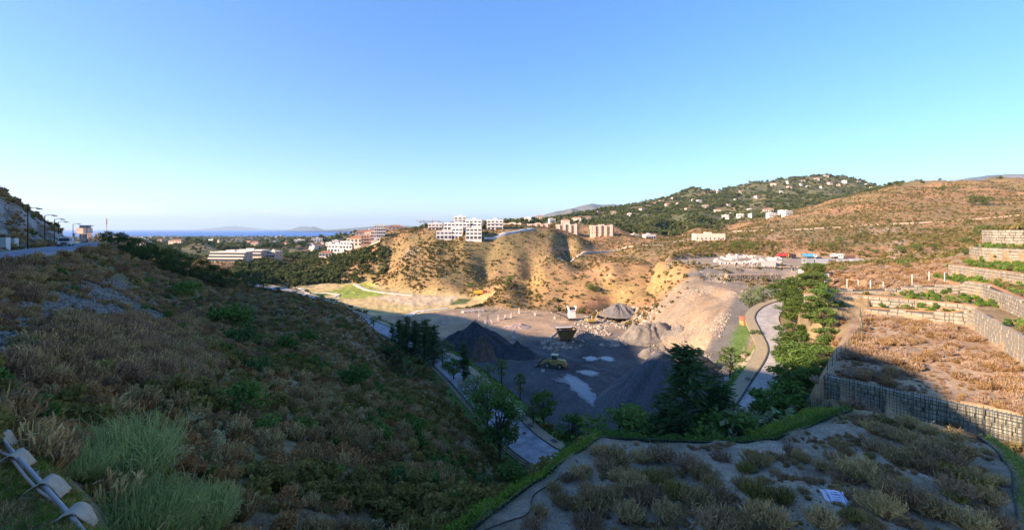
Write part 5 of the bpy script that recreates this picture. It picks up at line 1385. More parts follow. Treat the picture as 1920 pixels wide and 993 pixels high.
def block(name, label, pos, rz, w, d, floors, bays, wall, setback=0.0, fh=3.0, win=(2.4, 2.1), balcony=True, towers=0, cat='building', group=None, side=True, trim=None, roof=None):
    p = dict(label=label, category=cat)
    if group: p['group'] = group
    r = empty(name, pos, rz, **p)
    body = MB()
    for i in range(floors):
        y0 = -d / 2 + i * setback; ins = 0.004 * i
        body.box(-w / 2 + ins, w / 2 - ins, y0, d / 2 - ins, (-5.0 if i == 0 else i * fh), (i + 1) * fh - 0.004)
    body.build('wall', wall, r)
    for i in range(floors):
        y0 = -d / 2 + i * setback
        if balcony and i > 0:
            b = MB(); b.box(-w / 2 + 0.3, w / 2 - 0.3, y0 - 1.4, y0 + 0.02, i * fh - 0.25, i * fh)
            b.box(-w / 2 + 0.3, w / 2 - 0.3, y0 - 1.4, y0 - 1.25, i * fh, i * fh + 0.85)
            b.build('balcony', trim or wall, r)
        for k in range(bays):
            x = -w / 2 + w * (k + 0.5) / bays
            o = link('window', WIN[win], None, r); o.location = (x, y0 + 0.02, i * fh + (0.15 if win[1] > 1.8 else 0.8))
        if side:
            for sx in (-1, 1):
                for k in range(2):
                    o = link('window', WIN[(0.9, 1.5)], None, r); o.location = (sx * (w / 2 - 0.004 * i - 0.02), y0 + (d / 2 - y0) * (k + 0.6) / 2.2, i * fh + 0.9); o.rotation_euler = (0, 0, math.radians(90) * sx)
    H = floors * fh; yb = -d / 2 + (floors - 1) * setback
    if roof:
        rf = MB(); e = 0.5; hx = min(w, d - (floors - 1) * setback) * 0.22; ym = (yb + d / 2) / 2
        rf.add([(-w / 2 - e, yb - e, H), (w / 2 + e, yb - e, H), (w / 2 + e, d / 2 + e, H), (-w / 2 - e, d / 2 + e, H), (-w / 2 + hx * 1.6, ym, H + hx), (w / 2 - hx * 1.6, ym, H + hx)], [(0, 1, 5, 4), (1, 2, 5), (2, 3, 4, 5), (3, 0, 4), (3, 2, 1, 0)])
        rf.build('roof', roof, r)
    else:
        rf = MB(); t = 0.3
        for q in ((-w / 2, w / 2, yb, yb + t), (-w / 2, w / 2, d / 2 - t, d / 2), (-w / 2, -w / 2 + t, yb + t + .01, d / 2 - t - .01), (w / 2 - t, w / 2, yb + t + .01, d / 2 - t - .01)):
            rf.box(q[0] - .02, q[1] + .02, q[2] - .02, q[3] + .02, H, H + 0.7)
        rf.box(-w * 0.12, w * 0.12, 0, min(3, d / 2 - 0.5), H + 0.004, H + 2.0)
        rf.build('roof_parapet', trim or wall, r)
    for k in range(towers):
        x = -w / 2 + w * (k + 0.5) / towers; tw = w / towers * 0.42
        MB().box(x - tw / 2, x + tw / 2, -d / 2 - 1.6, -d / 2 + 0.02, -5, H + (1.5 if k % 2 else 0.4)).build('stair_tower', trim or wall, r)
    return r
def site(px, py, y0=100, y1=6500): return ground(px, py, y0, y1)
g = 'white stepped apartment houses on the hill'
for px, py, Y, w, d, fl, by, sb, lb in ((830, 447, 370, 13.5, 16, 2, 4, 2.6, 'low stepped white apartments at the downhill end of lower row'), (857, 447, 372, 9.5, 16, 3, 3, 2.0, 'narrow white apartments in the middle of lower row'), (887, 448, 362, 13.5, 15, 3, 4, 1.8, 'white apartments with blue shaded end wall in lower row'),
                                        (856, 431, 388, 24, 12, 2, 7, 1.0, 'long two storey white apartments above the lower row'), (888, 431, 390, 15, 13, 3, 4, 1.4, 'highest white apartments rising above the other blocks'), (928, 431, 392, 15, 11, 3, 4, 0.4, 'separate white block standing before the salmon apartments'), (815, 431, 425, 14, 10, 2, 4, 0.5, 'small white block at the edge beside the cranes'), (862, 424, 410, 12, 10, 3, 3, 0.8, 'white block tucked behind the long two storey apartments')):
    x, y, z = at(px, py, Y); z = min(z, float(height(x, y)) + 2.0)
    block('apartment_building', lb, (x, y + d / 2, at(px, py, Y)[2]), random.uniform(-0.12, 0.18), w, d, fl, by, white_m, sb, group=g)
g = 'salmon apartment blocks on the ridge'
for px, py, Y, w, lb in ((962, 430, 480, 24, 'salmon block nearest the white apartments on ridge'), (1009, 431, 480, 26, 'salmon block behind the end of concrete road'), (1063, 432, 480, 27, 'salmon block standing between two other salmon blocks'), (1128, 434, 475, 27, 'salmon block farthest out towards the wooded mountain')):
    x, y, z = at(px, py, Y)
    block('apartment_building', lb, (x, y, z - 2.6), random.uniform(-0.15, 0.1), w * 0.92, 13, 3, 8, salmon_m, 0, 2.9, (1.2, 1.4), False, 4, trim=pinkw_m, group=g)
x, y, z = site(1328, 450, 300)
block('warehouse', 'long low salmon building beside the dirt track', (x, y, z), -0.1, 25, 10, 1, 7, pinkw_m, 0, 5.0, (1.2, 1.4), False)
x, y, z = site(1217, 447, 330)
block('house', 'low white house at the bend of the track', (x, y, z), 0.2, 12, 8, 1, 4, white_m, 0, 3.8, (2.4, 2.1), False)
x, y, z = site(1190, 444, 330)
block('house', 'small cream house near the bend of the track', (x, y, z), 0.2, 7, 6, 1, 2, cream_m, 0, 3.0, (1.2, 1.4), False)
g = 'terraced apartment blocks below the dark hill'
for px, py, Y, w, fl, by, sb, lb in ((424, 490, 415, 38, 3, 11, 1.6, 'long lower terraced apartments with white balconies'), (462, 480, 445, 36, 2, 11, 0.8, 'upper terraced apartments with flat roof'), (506, 482, 450, 13, 2, 4, 0.8, 'short terraced apartments at the end of upper block')):
    x, y, z = at(px, py, Y)
    block('apartment_building', lb, (x, y + 6, z), -0.12, w, 13, fl, by, cream_m, sb, 2.9, (3.6, 2.2) if w > 20 else (2.4, 2.1), group=g, trim=white_m)
for px, py, w, fl, m_, lb in ((690, 474, 17, 3, salmon_m, 'orange apartments near the bare scar of the white hill'), (712, 458, 14, 4, white_m, 'pale grey block on the shoulder of white hill'), (703, 466, 10, 3, pinkw_m, 'small pink block beside the orange apartments')):
    x, y, z = site(px, py, 420, 1200)
    block('apartment_building', lb, (x, y, z), 0.25, w * y / 560, 9 * y / 560, fl, 5, m_, 0.6, 3.0, (1.2, 1.4), True)
# villas: one of each kind, then copies
def villa(kind):
    w, d, fl, m_, rf = ((14, 10, 2, white_m, None), (16, 11, 2, cream_m, tile_m), (12, 9, 1, white_m, tile_m), (18, 12, 2, pinkw_m, tile_m))[kind]
    return block('villa', 'villa', (0, 0, 0), 0, w, d, fl, 4, m_, 1.2 if not rf else 0.0, 3.2, (2.4, 2.1) if kind != 3 else (1.2, 1.4), not rf, 0, 'house', roof=rf, side=False)
PV = [villa(k) for k in range(4)]; _used = set()
KL = {0: 'flat roofed white villa', 1: 'cream villa with tiled roof', 2: 'low white villa with tiled roof', 3: 'pinkish villa with tiled roof'}
def put_villa(k, px, py, s, place, group, y0, y1=6500):
    x, y, z = ground(px, py, y0, y1)
    o = PV[k] if k not in _used else dup(PV[k]); _used.add(k)
    o.location = (x, y, z + 1.5); o.rotation_euler = (0, 0, random.uniform(-0.5, 0.5)); o.scale = (s,) * 3
    o['label'] = KL[k] + ' ' + place; o['group'] = group
rv = random.Random(3)
for px, py in ((1240, 380), (1262, 374), (1252, 386), (1215, 389), (1311, 381), (1300, 376), (1272, 384), (1366, 386), (1480, 353), (1506, 341), (1531, 338), (1549, 332), (1478, 344), (1502, 348), (1571, 348), (1583, 343), (1610, 343), (1625, 347), (1633, 353), (1556, 346), (1440, 400), (1405, 396), (1430, 402), (1190, 394), (1150, 402),
               (1122, 400), (1205, 397), (1226, 384), (1336, 362), (1347, 360), (1450, 348), (1390, 362), (1100, 414), (1082, 417), (1322, 390), (1345, 398), (1180, 405), (1168, 396), (1515, 352), (1590, 352), (1540, 352), (1465, 362), (1420, 372), (1380, 376), (1290, 396), (1012, 414), (990, 416), (1035, 418), (1060, 420)):
    put_villa(rv.choice((0, 1, 1, 2, 3)), px, py, rv.uniform(0.6, 1.0), 'among trees on the wooded mountain', 'villas on the wooded mountain', 560)
for px, py in ((1371, 405), (1476, 406), (1468, 403), (1360, 410), (1388, 408), (1410, 408), (1446, 408)):
    put_villa(0, px, py, 0.75, 'at the foot of the wooded mountain', 'villas at the foot of the mountain', 560)
for px, py in ((632, 474), (612, 482), (654, 477), (663, 468), (588, 470), (600, 466), (640, 466), (618, 462), (575, 474), (648, 462), (671, 471), (606, 458), (630, 458), (560, 466), (682, 462), (585, 460)):
    put_villa(rv.choice((0, 0, 2, 1)), px, py, rv.uniform(0.8, 1.1), 'in the wooded valley below the white hill', 'villas in the wooded valley', 430)
for px, py in ((680, 446), (690, 444), (700, 445), (712, 443), (695, 440), (720, 441), (730, 438), (742, 437), (685, 441), (705, 439)):
    put_villa(3, px, py, rv.uniform(1.2, 1.8), 'in the hilltop cluster before the sea', 'pink villas on the hilltop before the sea', 900)
nr = np.random.default_rng(77)
tx, ty = sample((GR > 1100) * (GR < 4800) * (GPX < 840) * (GPX > 200) * (np.degrees(GT) > -50) * smooth(-0.15, 0.2, fbm(GX / 300, GY / 300, 3, 91)), 200, 0.55, nr)
for x, y in zip(tx, ty):
    k = rv.choice((0, 1, 2, 3)); o = dup(PV[k])
    s = rv.uniform(0.7, 1.5); o.location = (x, y, float(height(x, y)) + 3.0); o.rotation_euler = (0, 0, rv.uniform(-0.6, 0.6)); o.scale = (s * 1.3, s, s)
    o['label'] = KL[k] + ' far off on the coastal plain'; o['group'] = 'houses of the coastal town'
# concrete frame under construction and the tower at the end of the left road
x, y, z = at(182, 459, 240)
cf = empty('unfinished_building', (x, y, z), 0.1, label='unfinished concrete building frame lit orange at the road end', category='building')
for i in range(3):
    MB().box(-9, 9, -5, 5, i * 3.2 - 0.15, i * 3.2 + 0.15).build('floor_slab', pinkw_m, cf)  # bare concrete frame in the pink tone, standing for orange sunlight on it
    if i < 2:
        for k in range(5):
            for s in (-4.4, 4.4):
                MB().box(-8.4 + k * 4.1, -7.9 + k * 4.1, s - .25, s + .25, i * 3.2 + 0.15, i * 3.2 + 3.05).build('column', pinkw_m, cf)
MB().box(-8.8, 8.8, -4.6, 4.6, -8, -0.16).build('plinth', conc_m, cf)
MB().box(-9, -5.5, -2, 4, 6.56, 9.5).build('stair_tower', pinkw_m, cf)
x, y, z = at(160, 456, 260)
tw = empty('tower', (x, y, z), 0.45, label='square grey concrete lift tower at the end of road', category='tower')
b = MB().box(-2.0, 2.0, -2.0, 2.0, -6, 11).build('shaft', conc_m, tw)
for i in range(3): MB().box(-2.08, 2.08, -2.08, 2.08, 2.4 + i * 3.2, 2.6 + i * 3.2).build('joint_band', cream_m, tw)
MB().box(1.0, 2.6, -2.3, -2.02, 8.6, 10.8).build('platform', conc_m, tw)
x, y, z = at(200, 438, 240)
fp = empty('flag_pole', (x, y, z - 8), label='thin mast with a small furled flag above the pines', category='mast')
MB().tube([(0, 0, 0), (0, 0, 16.5)], [0.16, 0.1], 6).build('pole', conc_m, fp); MB().box(-0.3, 0.25, -0.1, 0.1, 13.2, 16.4).build('flag', mat('flag_cloth', (0.25, 0.22, 0.22)), fp)
# tower cranes behind the white apartments
steel_m = mat('crane_steel', (0.30, 0.30, 0.31), 0.6, 0.1, 1.0)
for px, top, jl, jr, lb in ((795, 413, -5, 24, 'thin tower crane with long jib left of white apartments'), (811, 411, -18, 8, 'thin tower crane nearest the small white block')):
    x, y, z = at(px, 433, 470); H = (433 - top) / FPX * 470 + 1
    cr = empty('tower_crane', (x, y, z - 2), 0.1, label=lb, category='crane')
    MB().box(-0.35, 0.35, -0.35, 0.35, 0, H).build('mast', steel_m, cr); MB().box(jl, jr, -0.25, 0.25, H - 0.9, H - 0.4).build('jib', steel_m, cr); MB().tube([(0, 0, H), (0, 0, H + 2.4)], 0.25, 5).build('tower_head', steel_m, cr)
    MB().box(jl - 0.02 if jl > -10 else jr - 2, (jl + 2) if jl > -10 else jr + 0.02, -0.6, 0.6, H - 2.0, H - 0.92).build('counterweight', conc_m, cr)

# ------------------------------------------------------------------ machines
def paint_m(name, c, n=0.25): return mat(name, c, 0.55, n, 2.0, spec=0.4)
yel = paint_m('yellow_paint', (0.50, 0.33, 0.09)); yel2 = paint_m('rusty_yellow_paint', (0.30, 0.19, 0.07), 0.5); tyre_m = mat('tyre_rubber', (0.05, 0.048, 0.046), 0.9, 0.3, 3.0); rim_m = paint_m('rim_paint', (0.42, 0.33, 0.18)); darks = mat('dark_steel', (0.06, 0.055, 0.05), 0.7, 0.3, 2.0)
buck = mat('worn_bucket_steel', (0.14, 0.10, 0.08), 0.7, 0.4, 2.0); whitep = paint_m('white_paint', (0.70, 0.66, 0.62), 0.1)
def wheel(parent, x, y, r, w):
    """tyre with tread and rim"""
    t = MB(); n = 20; prof = [(r * 0.55, -w / 2), (r * 0.93, -w / 2), (r, -w * 0.32), (r, w * 0.32), (r * 0.93, w / 2), (r * 0.55, w / 2)]
    v = [(math.cos(2 * math.pi * k / n) * a, b, math.sin(2 * math.pi * k / n) * a) for a, b in prof for k in range(n)]
    t.add(v, [(j * n + k, (j + 1) * n + k, (j + 1) * n + (k + 1) % n, j * n + (k + 1) % n) for j in range(5) for k in range(n)])
    o = t.build('wheel', tyre_m, parent); o.location = (x, y, r)
    m_ = MB().cyl((0, 0, 0), (0, 1, 0), r * 0.56, w * 0.8, 16); m_.cyl((0, 0, 0), (0, 1, 0), r * 0.2, w * 0.95, 10)
    m_.build('rim', rim_m, o)
    return o
def wheel_loader(pos, rz):
    r = empty('wheel_loader', pos, rz, label='yellow wheel loader with lowered bucket on dark quarry gravel', category='loader')
    MB().prism([(0.4, 0.9), (3.6, 0.9), (3.9, 1.3), (3.8, 2.2), (3.3, 2.45), (0.9, 2.6), (0.4, 2.3)], -0.95, 0.95).build('engine_body', yel, r)
    MB().box(3.7, 4.1, -1.1, 1.1, 0.8, 1.5, 0.05).build('counterweight', yel, r)
    MB().prism([(-2.4, 0.9), (0.35, 0.9), (0.35, 1.8), (-0.6, 2.0), (-2.0, 1.9)], -0.6, 0.6).build('front_frame', yel, r)
    c = MB()
    for x in (-0.3, 1.3):
        for y in (-0.72, 0.72): c.box(x - .06, x + .06, y - .06, y + .06, 2.3, 3.75)
    c.box(-0.36, 1.36, -0.78, 0.78, 1.7, 2.55); cab = c.build('cab', yel, r)
    MB().box(-0.55, 1.55, -0.95, 0.95, 3.75, 3.95, 0.06).build('roof', paint_m('cab_roof_paint', (0.62, 0.52, 0.28)), cab); MB().box(-0.22, 1.22, -0.66, 0.66, 2.56, 3.74).build('glazing', glass_m, cab)
    for y in (-0.75, 0.75):
        MB().prism([(-0.9, 2.1), (-0.7, 2.4), (-2.4, 2.05), (-4.1, 0.9), (-4.2, 0.6), (-3.9, 0.6), (-2.3, 1.7)], y - 0.12, y + 0.12).build('lift_arm', yel, r)
    MB().prism([(-4.0, 0.25), (-5.6, 0.08), (-5.75, 0.14), (-4.5, 0.6), (-4.25, 1.1), (-4.5, 1.65), (-4.35, 1.75), (-3.95, 1.3), (-3.85, 0.6)], -1.5, 1.5).build('bucket', buck, r)
    MB().tube([(-0.9, 0, 2.0), (-2.6, 0, 2.4), (-4.0, 0, 1.4)], 0.1, 6).build('tilt_linkage', darks, r)
    MB().tube([(2.6, 0.4, 2.4), (2.6, 0.4, 3.1)], 0.08, 6).build('exhaust', darks, r)
    for x in (-1.5, 2.2):
        for y in (-1.15, 1.15): wheel(r, x, y, 0.82, 0.62)
    for y in (-1.2, 1.2): MB().prism([(1.2, 1.5), (1.4, 1.9), (2.9, 1.9), (3.2, 1.4), (3.0, 1.35), (2.8, 1.75), (1.5, 1.75), (1.35, 1.45)], y - 0.3, y + 0.3).build('mudguard', yel, r)
    return r
FZ = -41.0
def qp(px, py, z=FZ): x, y, _ = atz(px, py, z); return (x, y, float(height(x, y)))
wheel_loader(qp(1037, 688), 0.0).rotation_euler = (0, 0, math.radians(-18))
def excavator(pos, rz, label):
    r = empty('excavator', pos, rz, label=label, category='excavator')
    for y in (-1.15, 1.15):
        MB().prism([(-1.9, 0.35), (-1.6, 0.05), (1.6, 0.05), (1.9, 0.35), (1.9, 0.6), (1.6, 0.9), (-1.6, 0.9), (-1.9, 0.6)], y - 0.3, y + 0.3).build('track', darks, r)
    MB().prism([(-2.2, 1.05), (1.3, 1.05), (1.3, 1.7), (-0.2, 1.9), (-2.2, 2.2)], -1.3, 1.3).build('house', yel, r)
    cab = MB().prism([(0.1, 1.72), (1.35, 1.72), (1.45, 2.3), (1.0, 3.0), (0.1, 3.0)], 0.3, 1.25).build('cab', yel, r); MB().prism([(0.3, 2.1), (1.42, 2.1), (1.43, 2.3), (1.02, 2.85), (0.3, 2.85)], 0.25, 1.3).build('window', glass_m, cab)
    MB().prism([(0.9, 1.5), (1.3, 1.4), (2.9, 4.4), (4.6, 4.9), (4.6, 5.2), (2.7, 4.9)], -0.25, 0.15).build('boom', yel, r)
    MB().prism([(4.3, 5.2), (4.7, 5.3), (6.3, 2.2), (6.0, 2.1)], -0.2, 0.1).build('stick', yel, r)
    MB().prism([(5.9, 2.2), (6.5, 2.3), (6.4, 1.3), (5.7, 1.0), (5.1, 1.4), (5.6, 1.7)], -0.55, 0.45).build('bucket', buck, r)
excavator(qp(1110, 606), math.radians(8), 'small yellow excavator digging at the pale rock pile')
# crusher with its conveyor
def crusher(pos, rz):
    r = empty('crusher', pos, rz, label='pale crusher tower with thin conveyor on brown quarry floor', category='crusher')
    MB().box(-1.6, 1.6, -1.5, 1.5, 0.0, 1.2).build('chassis', darks, r)
    MB().box(-1.5, 1.5, -1.4, 1.4, 1.2, 4.4, 0.1).build('body', whitep, r)
    MB().prism([(-1.4, 4.42), (1.4, 4.42), (2.0, 6.4), (1.7, 6.4), (1.1, 4.8), (-1.1, 4.8), (-1.7, 6.4), (-2.0, 6.4)], -1.6, 1.6).build('hopper', whitep, r)
    MB().box(-1.2, 1.2, -1.3, -1.1, 5.0, 6.2).build('opening_shade', darks, r)  # dark plate put in for the shade inside the hopper mouth
    MB().tube([(-1.2, 0, 1.0), (-8.5, 0.5, 4.0)], 0.25, 6).build('conveyor', darks, r); MB().tube([(-5, 0.3, 0), (-5, 0.3, 2.4)], 0.1, 5).build('conveyor_leg', darks, r)
crusher(qp(1072, 600), 0.1)
def hopper(pos, rz):
    r = empty('hopper', pos, rz, label='rusty yellow ribbed hopper standing on dark gravel', category='hopper')
    a, b = (3.4, 2.2), (1.9, 1.2); v = [(-a[0], -a[1], 4.6), (a[0], -a[1], 4.6), (a[0], a[1], 4.6), (-a[0], a[1], 4.6), (-b[0], -b[1], 1.0), (b[0], -b[1], 1.0), (b[0], b[1], 1.0), (-b[0], b[1], 1.0)]
    MB().add(v, [(0, 4, 5, 1), (1, 5, 6, 2), (2, 6, 7, 3), (3, 7, 4, 0), (4, 7, 6, 5)]).build('bin', yel2, r)
    for k in range(7):
        t = -0.9 + k * 0.3
        MB().add([(t * a[0] - .09, -a[1] - .14, 4.6), (t * a[0] + .09, -a[1] - .14, 4.6), (t * b[0] + .09, -b[1] - .14, 1.0), (t * b[0] - .09, -b[1] - .14, 1.0), (t * a[0] - .09, -a[1] + .05, 4.6), (t * a[0] + .09, -a[1] + .05, 4.6), (t * b[0] + .09, -b[1] + .05, 1.0), (t * b[0] - .09, -b[1] + .05, 1.0)],
                 [(0, 3, 2, 1), (0, 1, 5, 4), (1, 2, 6, 5), (3, 0, 4, 7), (2, 3, 7, 6)]).build('rib', yel2, r)
    rimm = MB()
    for q in ((-3.6, 3.6, -2.4, -2.1), (-3.6, 3.6, 2.1, 2.4), (-3.6, -3.3, -2.09, 2.09), (3.3, 3.6, -2.09, 2.09)): rimm.box(*q, 4.5, 4.75)
    rimm.build('rim', darks, r)
    for x in (-1.6, 1.6):
        for y in (-1.0, 1.0): MB().box(x - .2, x + .2, y - .2, y + .2, -0.2, 1.4).build('leg', darks, r)
    MB().box(-3.2, 3.0, 1.2, 2.0, 4.76, 5.0).build('walkway', whitep, r)
    MB().tube([(-2.0, 0, 4.4), (-7.5, -1.0, 0.6)], 0.35, 6).build('conveyor', conc_m, r)
hopper(qp(1061, 640), 0.2)
def lorry(pos, rz, label, cab_m, tray_m, s=1.0, raised=False, group='lorries parked in the yard'):
    r = empty('lorry', pos, rz, s, label=label, category='lorry', group=group)
    MB().box(-3.6, 3.4, -0.5, 0.5, 0.75, 1.1).build('chassis', darks, r)
    cab = MB().prism([(2.2, 1.12), (3.9, 1.0), (4.0, 1.9), (3.75, 2.9), (2.2, 2.95)], -1.2, 1.2).build('cab', cab_m, r)
    MB().prism([(3.78, 2.0), (4.03, 2.0), (3.82, 2.75), (3.6, 2.75)], -1.05, 1.05).build('windscreen', glass_m, cab)
    for y in (-1.215, 1.2): MB().box(2.6, 3.5, y, y + 0.015, 2.0, 2.7).build('side_window', glass_m, cab)
    t = MB()
    t.box(-3.8, 2.0, -1.25, 1.25, 1.12, 1.3); t.box(-3.8, 2.0, -1.25, -1.13, 1.304, 2.9); t.box(-3.8, 2.0, 1.13, 1.25, 1.304, 2.9); t.box(1.88, 2.0, -1.12, 1.12, 1.304, 3.2); t.box(-3.8, -3.68, -1.12, 1.12, 1.304, 2.8)
    t.build('tipper_tray', tray_m, r)
    for x in (-2.9, -1.7, 2.9):
        for y in (-1.0, 1.0): wheel(r, x, y, 0.52, 0.36)
blue = paint_m('blue_paint', (0.05, 0.22, 0.45)); red = paint_m('red_paint', (0.50, 0.05, 0.06)); blackp = paint_m('black_paint', (0.03, 0.03, 0.03)); brown = paint_m('brown_paint', (0.13, 0.07, 0.06)); yelb = paint_m('bright_yellow_paint', (0.62, 0.40, 0.04)); lblue = paint_m('pale_blue_paint', (0.36, 0.45, 0.50))
def yp(px, py): x, y, z = ground(px, py, 200, 300); return (x, y, z)
lorry(yp(1518, 484), math.radians(-35), 'blue tipper lorry with pale cab in the yard', lblue, blue, 0.95)
lorry(yp(1469, 483), math.radians(170), 'red lorry beside the yellow and black one', red, red, 0.9)
lorry(yp(1485, 484), math.radians(75), 'yellow lorry with black tray in the yard', yelb, blackp, 0.9)
lorry(yp(1588, 487), math.radians(160), 'brown tipper lorry with white cab at the yard edge', whitep, brown, 0.95)
lorry(yp(1570, 484), math.radians(175), 'small white lorry behind the brown tipper', whitep, whitep, 0.9)
# concrete goods stored in the yard
pconc = mat('precast_concrete', (0.56, 0.47, 0.41), 0.9, 0.12, 0.8); gconc = mat('grey_precast', (0.42, 0.42, 0.42), 0.9, 0.12, 0.8)
def pipe_mesh(R=0.75, L=1.6):
    n = 16; v = []; f = []
    for a, y in ((R, -L / 2), (R, L / 2), (R * 0.72, L / 2), (R * 0.72, -L / 2)): v += [(math.cos(2 * math.pi * k / n) * a, y, math.sin(2 * math.pi * k / n) * a + R) for k in range(n)]
    for j in range(4): f += [(j * n + k, ((j + 1) % 4) * n + k, ((j + 1) % 4) * n + (k + 1) % n, j * n + (k + 1) % n) for k in range(n)]
    me = MB().add(v, f).mesh('concrete_pipe'); me.materials.append(pconc); return me
PM = pipe_mesh()
for i in range(15):
    o = link('concrete_pipe', PM, None, label='pale concrete pipe ring in the front row of the yard', category='pipe', group='concrete pipes in the yard'); p = yp(1352 + i * 4.6, 496 - (i % 3 == 1) * 1.5); o.location = (p[0], p[1], p[2] - 0.05); o.rotation_euler = (0, 0, random.uniform(-0.3, 0.3))
for i in range(26):
    px = 1345 + (i * 37) % 118; py = (491, 487, 483)[i % 3] - (i % 2)
    w, d_, h = random.uniform(0.8, 2.4), random.uniform(0.8, 1.4), random.uniform(0.7, 1.5)
    b = MB().box(-w, w, -d_, d_, -0.2, h, 0.04)
    if i % 2: b.box(-w * 0.7, w * 0.5, -d_ * 0.7, d_ * 0.6, h + 0.004, h + random.uniform(0.3, 0.8), 0.03)
    o = b.build('concrete_block', pconc, label='pale precast concrete block stacked in the truck yard', category='block', group='precast blocks in the yard'); o.location = yp(px, py); o.rotation_euler = (0, 0, random.uniform(-0.4, 0.4))
for px, py, w, lb in ((1538, 493, 3.6, 'grey culvert box beside the blue lorry'), (1552, 493, 3.0, 'second grey culvert box beside the blue lorry'), (1441, 498, 2.8, 'white culvert box at the front edge of yard'), (1455, 497, 2.0, 'small white culvert box near the front edge'), (1585, 494, 3.4, 'flat grey slab stack before the brown lorry'), (1606, 493, 3.0, 'grey slab stack at the end of yard'), (1515, 493, 2.4, 'dark pipe bundle beside the grey culvert')):
    r = empty('culvert_box', yp(px, py), random.uniform(-0.15, 0.15), label=lb, category='concrete box', group='culvert boxes in the yard')
    MB().box(-w, w, -1.4, 1.4, -0.2, 0.15).box(-w, w, -1.4, -1.2, 0.154, 2.0).box(-w, w, 1.2, 1.4, 0.154, 2.0).build('walls', gconc if px > 1500 else pconc, r); MB().box(-w, w, -1.4, 1.4, 2.004, 2.2).build('lid', gconc if px > 1500 else pconc, r)
# dry stone stack on the ledge
rb = MB(); c_r = [rock_mesh('stack_rock', 500 + i, m_rub) for i in range(4)]
dark_rock = mat('stack_stone', (0.20, 0.165, 0.14), 0.95, 0.5, 0.9)
sx0, sy0, sz0 = at(1415, 527, 187)
for i in range(46):
    for j in range(5):
        me = random.choice(c_r); s = random.uniform(0.75, 1.15)
        M = Matrix.Translation((-11.5 + i * 0.51 + random.uniform(-.15, .15), random.uniform(-.3, .3) + j * 0.12, 0.25 + j * 0.56)) @ Matrix.Rotation(random.uniform(0, 6.28), 4, 'Z') @ Matrix.Rotation(random.uniform(0, 6.28), 4, 'X') @ Matrix.Diagonal((s, s, s, 1))
        rb.add([M @ v.co for v in me.vertices], [tuple(q.vertices) for q in me.polygons])
ss = empty('stone_stack', (sx0, sy0, float(height(sx0, sy0))), -0.03, label='long dark dry stone stack on the ledge below the yard', category='stone stack')
rb.build('stones', dark_rock, ss, kind='stuff')
MB().box(-11.4, 11.4, 0.5, 4.5, -0.5, 2.75, 0.5).build('earth_backfill', mat('backfill', (0.42, 0.27, 0.15), 0.95, 0.3, 0.6), ss)
# second, rougher wall of grey stone below the yard edge
gw = MB(); y_pts = [at(px, 500, Y) for px, Y in ((1250, 222), (1330, 212), (1420, 208), (1500, 206))]
for a in resample([(p[0], p[1], 0) for p in y_pts], 0.9):
    for j in range(4):
        me = random.choice(c_r); s = random.uniform(1.1, 1.7)
        M = Matrix.Translation((a[0] + random.uniform(-.3, .3) - sx0, a[1] - 0.8 + j * 0.35 - sy0, -22.0 + j * 1.15 - sz0)) @ Matrix.Rotation(random.uniform(0, 6.28), 4, 'Z') @ Matrix.Rotation(random.uniform(0, 6.28), 4, 'X') @ Matrix.Diagonal((s, s, s, 1))
        gw.add([M @ v.co for v in me.vertices], [tuple(q.vertices) for q in me.polygons])
g2 = empty('rubble_wall', (sx0, sy0, sz0), label='rough grey rubble wall holding up the truck yard', category='wall'); gw.build('stones', mat('rubble_grey', (0.27, 0.23, 0.19), 0.95, 0.5, 0.8), g2, kind='stuff')
# concrete pillars on the quarry floor
for px, py, w, h, lb in ((964, 634, 1.15, 3.7, 'tall concrete pillar alone on the shadow edge'), (831, 606, .9, 1.9, None), (872, 603, .9, 2.4, None), (910, 607, 1.1, 1.9, None), (921, 606, 1.1, 1.9, None), (934, 600, .9, 2.7, None), (947, 598, .9, 2.5, None), (958, 595, .9, 2.5, None), (973, 587, 1.0, 3.0, None), (1003, 591, .9, 1.8, None), (899, 592, .9, 1.7, None), (1040, 597, .8, 1.3, None)):
    r = empty('concrete_pillar', qp(px, py), random.uniform(-.3, .3), 0.82, label=lb or 'pale concrete pillar standing on the brown quarry floor', category='pillar', group='concrete pillars in the quarry')
    MB().box(-w * .75, w * .75, -w * .75, w * .75, -0.2, h * 0.16).build('base', pconc, r); MB().box(-w * .5, w * .5, -w * .5, w * .5, h * 0.16, h * 0.92, w * 0.06).build('shaft', pconc, r); MB().box(-w * .4, w * .4, -w * .4, w * .4, h * 0.921, h).build('cap', gconc, r)
for i in range(14):
    o = MB().box(-0.8, 0.8, -0.5, 0.5, -0.2, 0.9, 0.05).build('concrete_block', pconc, label='small pale block in the long row on quarry floor', category='block', group='row of blocks on the quarry floor'); o.location = qp(868 + i * 2.8, 586 - i * 0.2); o.rotation_euler = (0, 0, random.uniform(-.2, .2))
# road machine seen far off on the golf course edge
dg = qp(899, 555, -43.5)
lorry((dg[0], dg[1], dg[2]), 0.1, 'tiny yellow and red lorry at the foot of the dark gully', red, yelb, 1.0, group='lorry by the golf course')

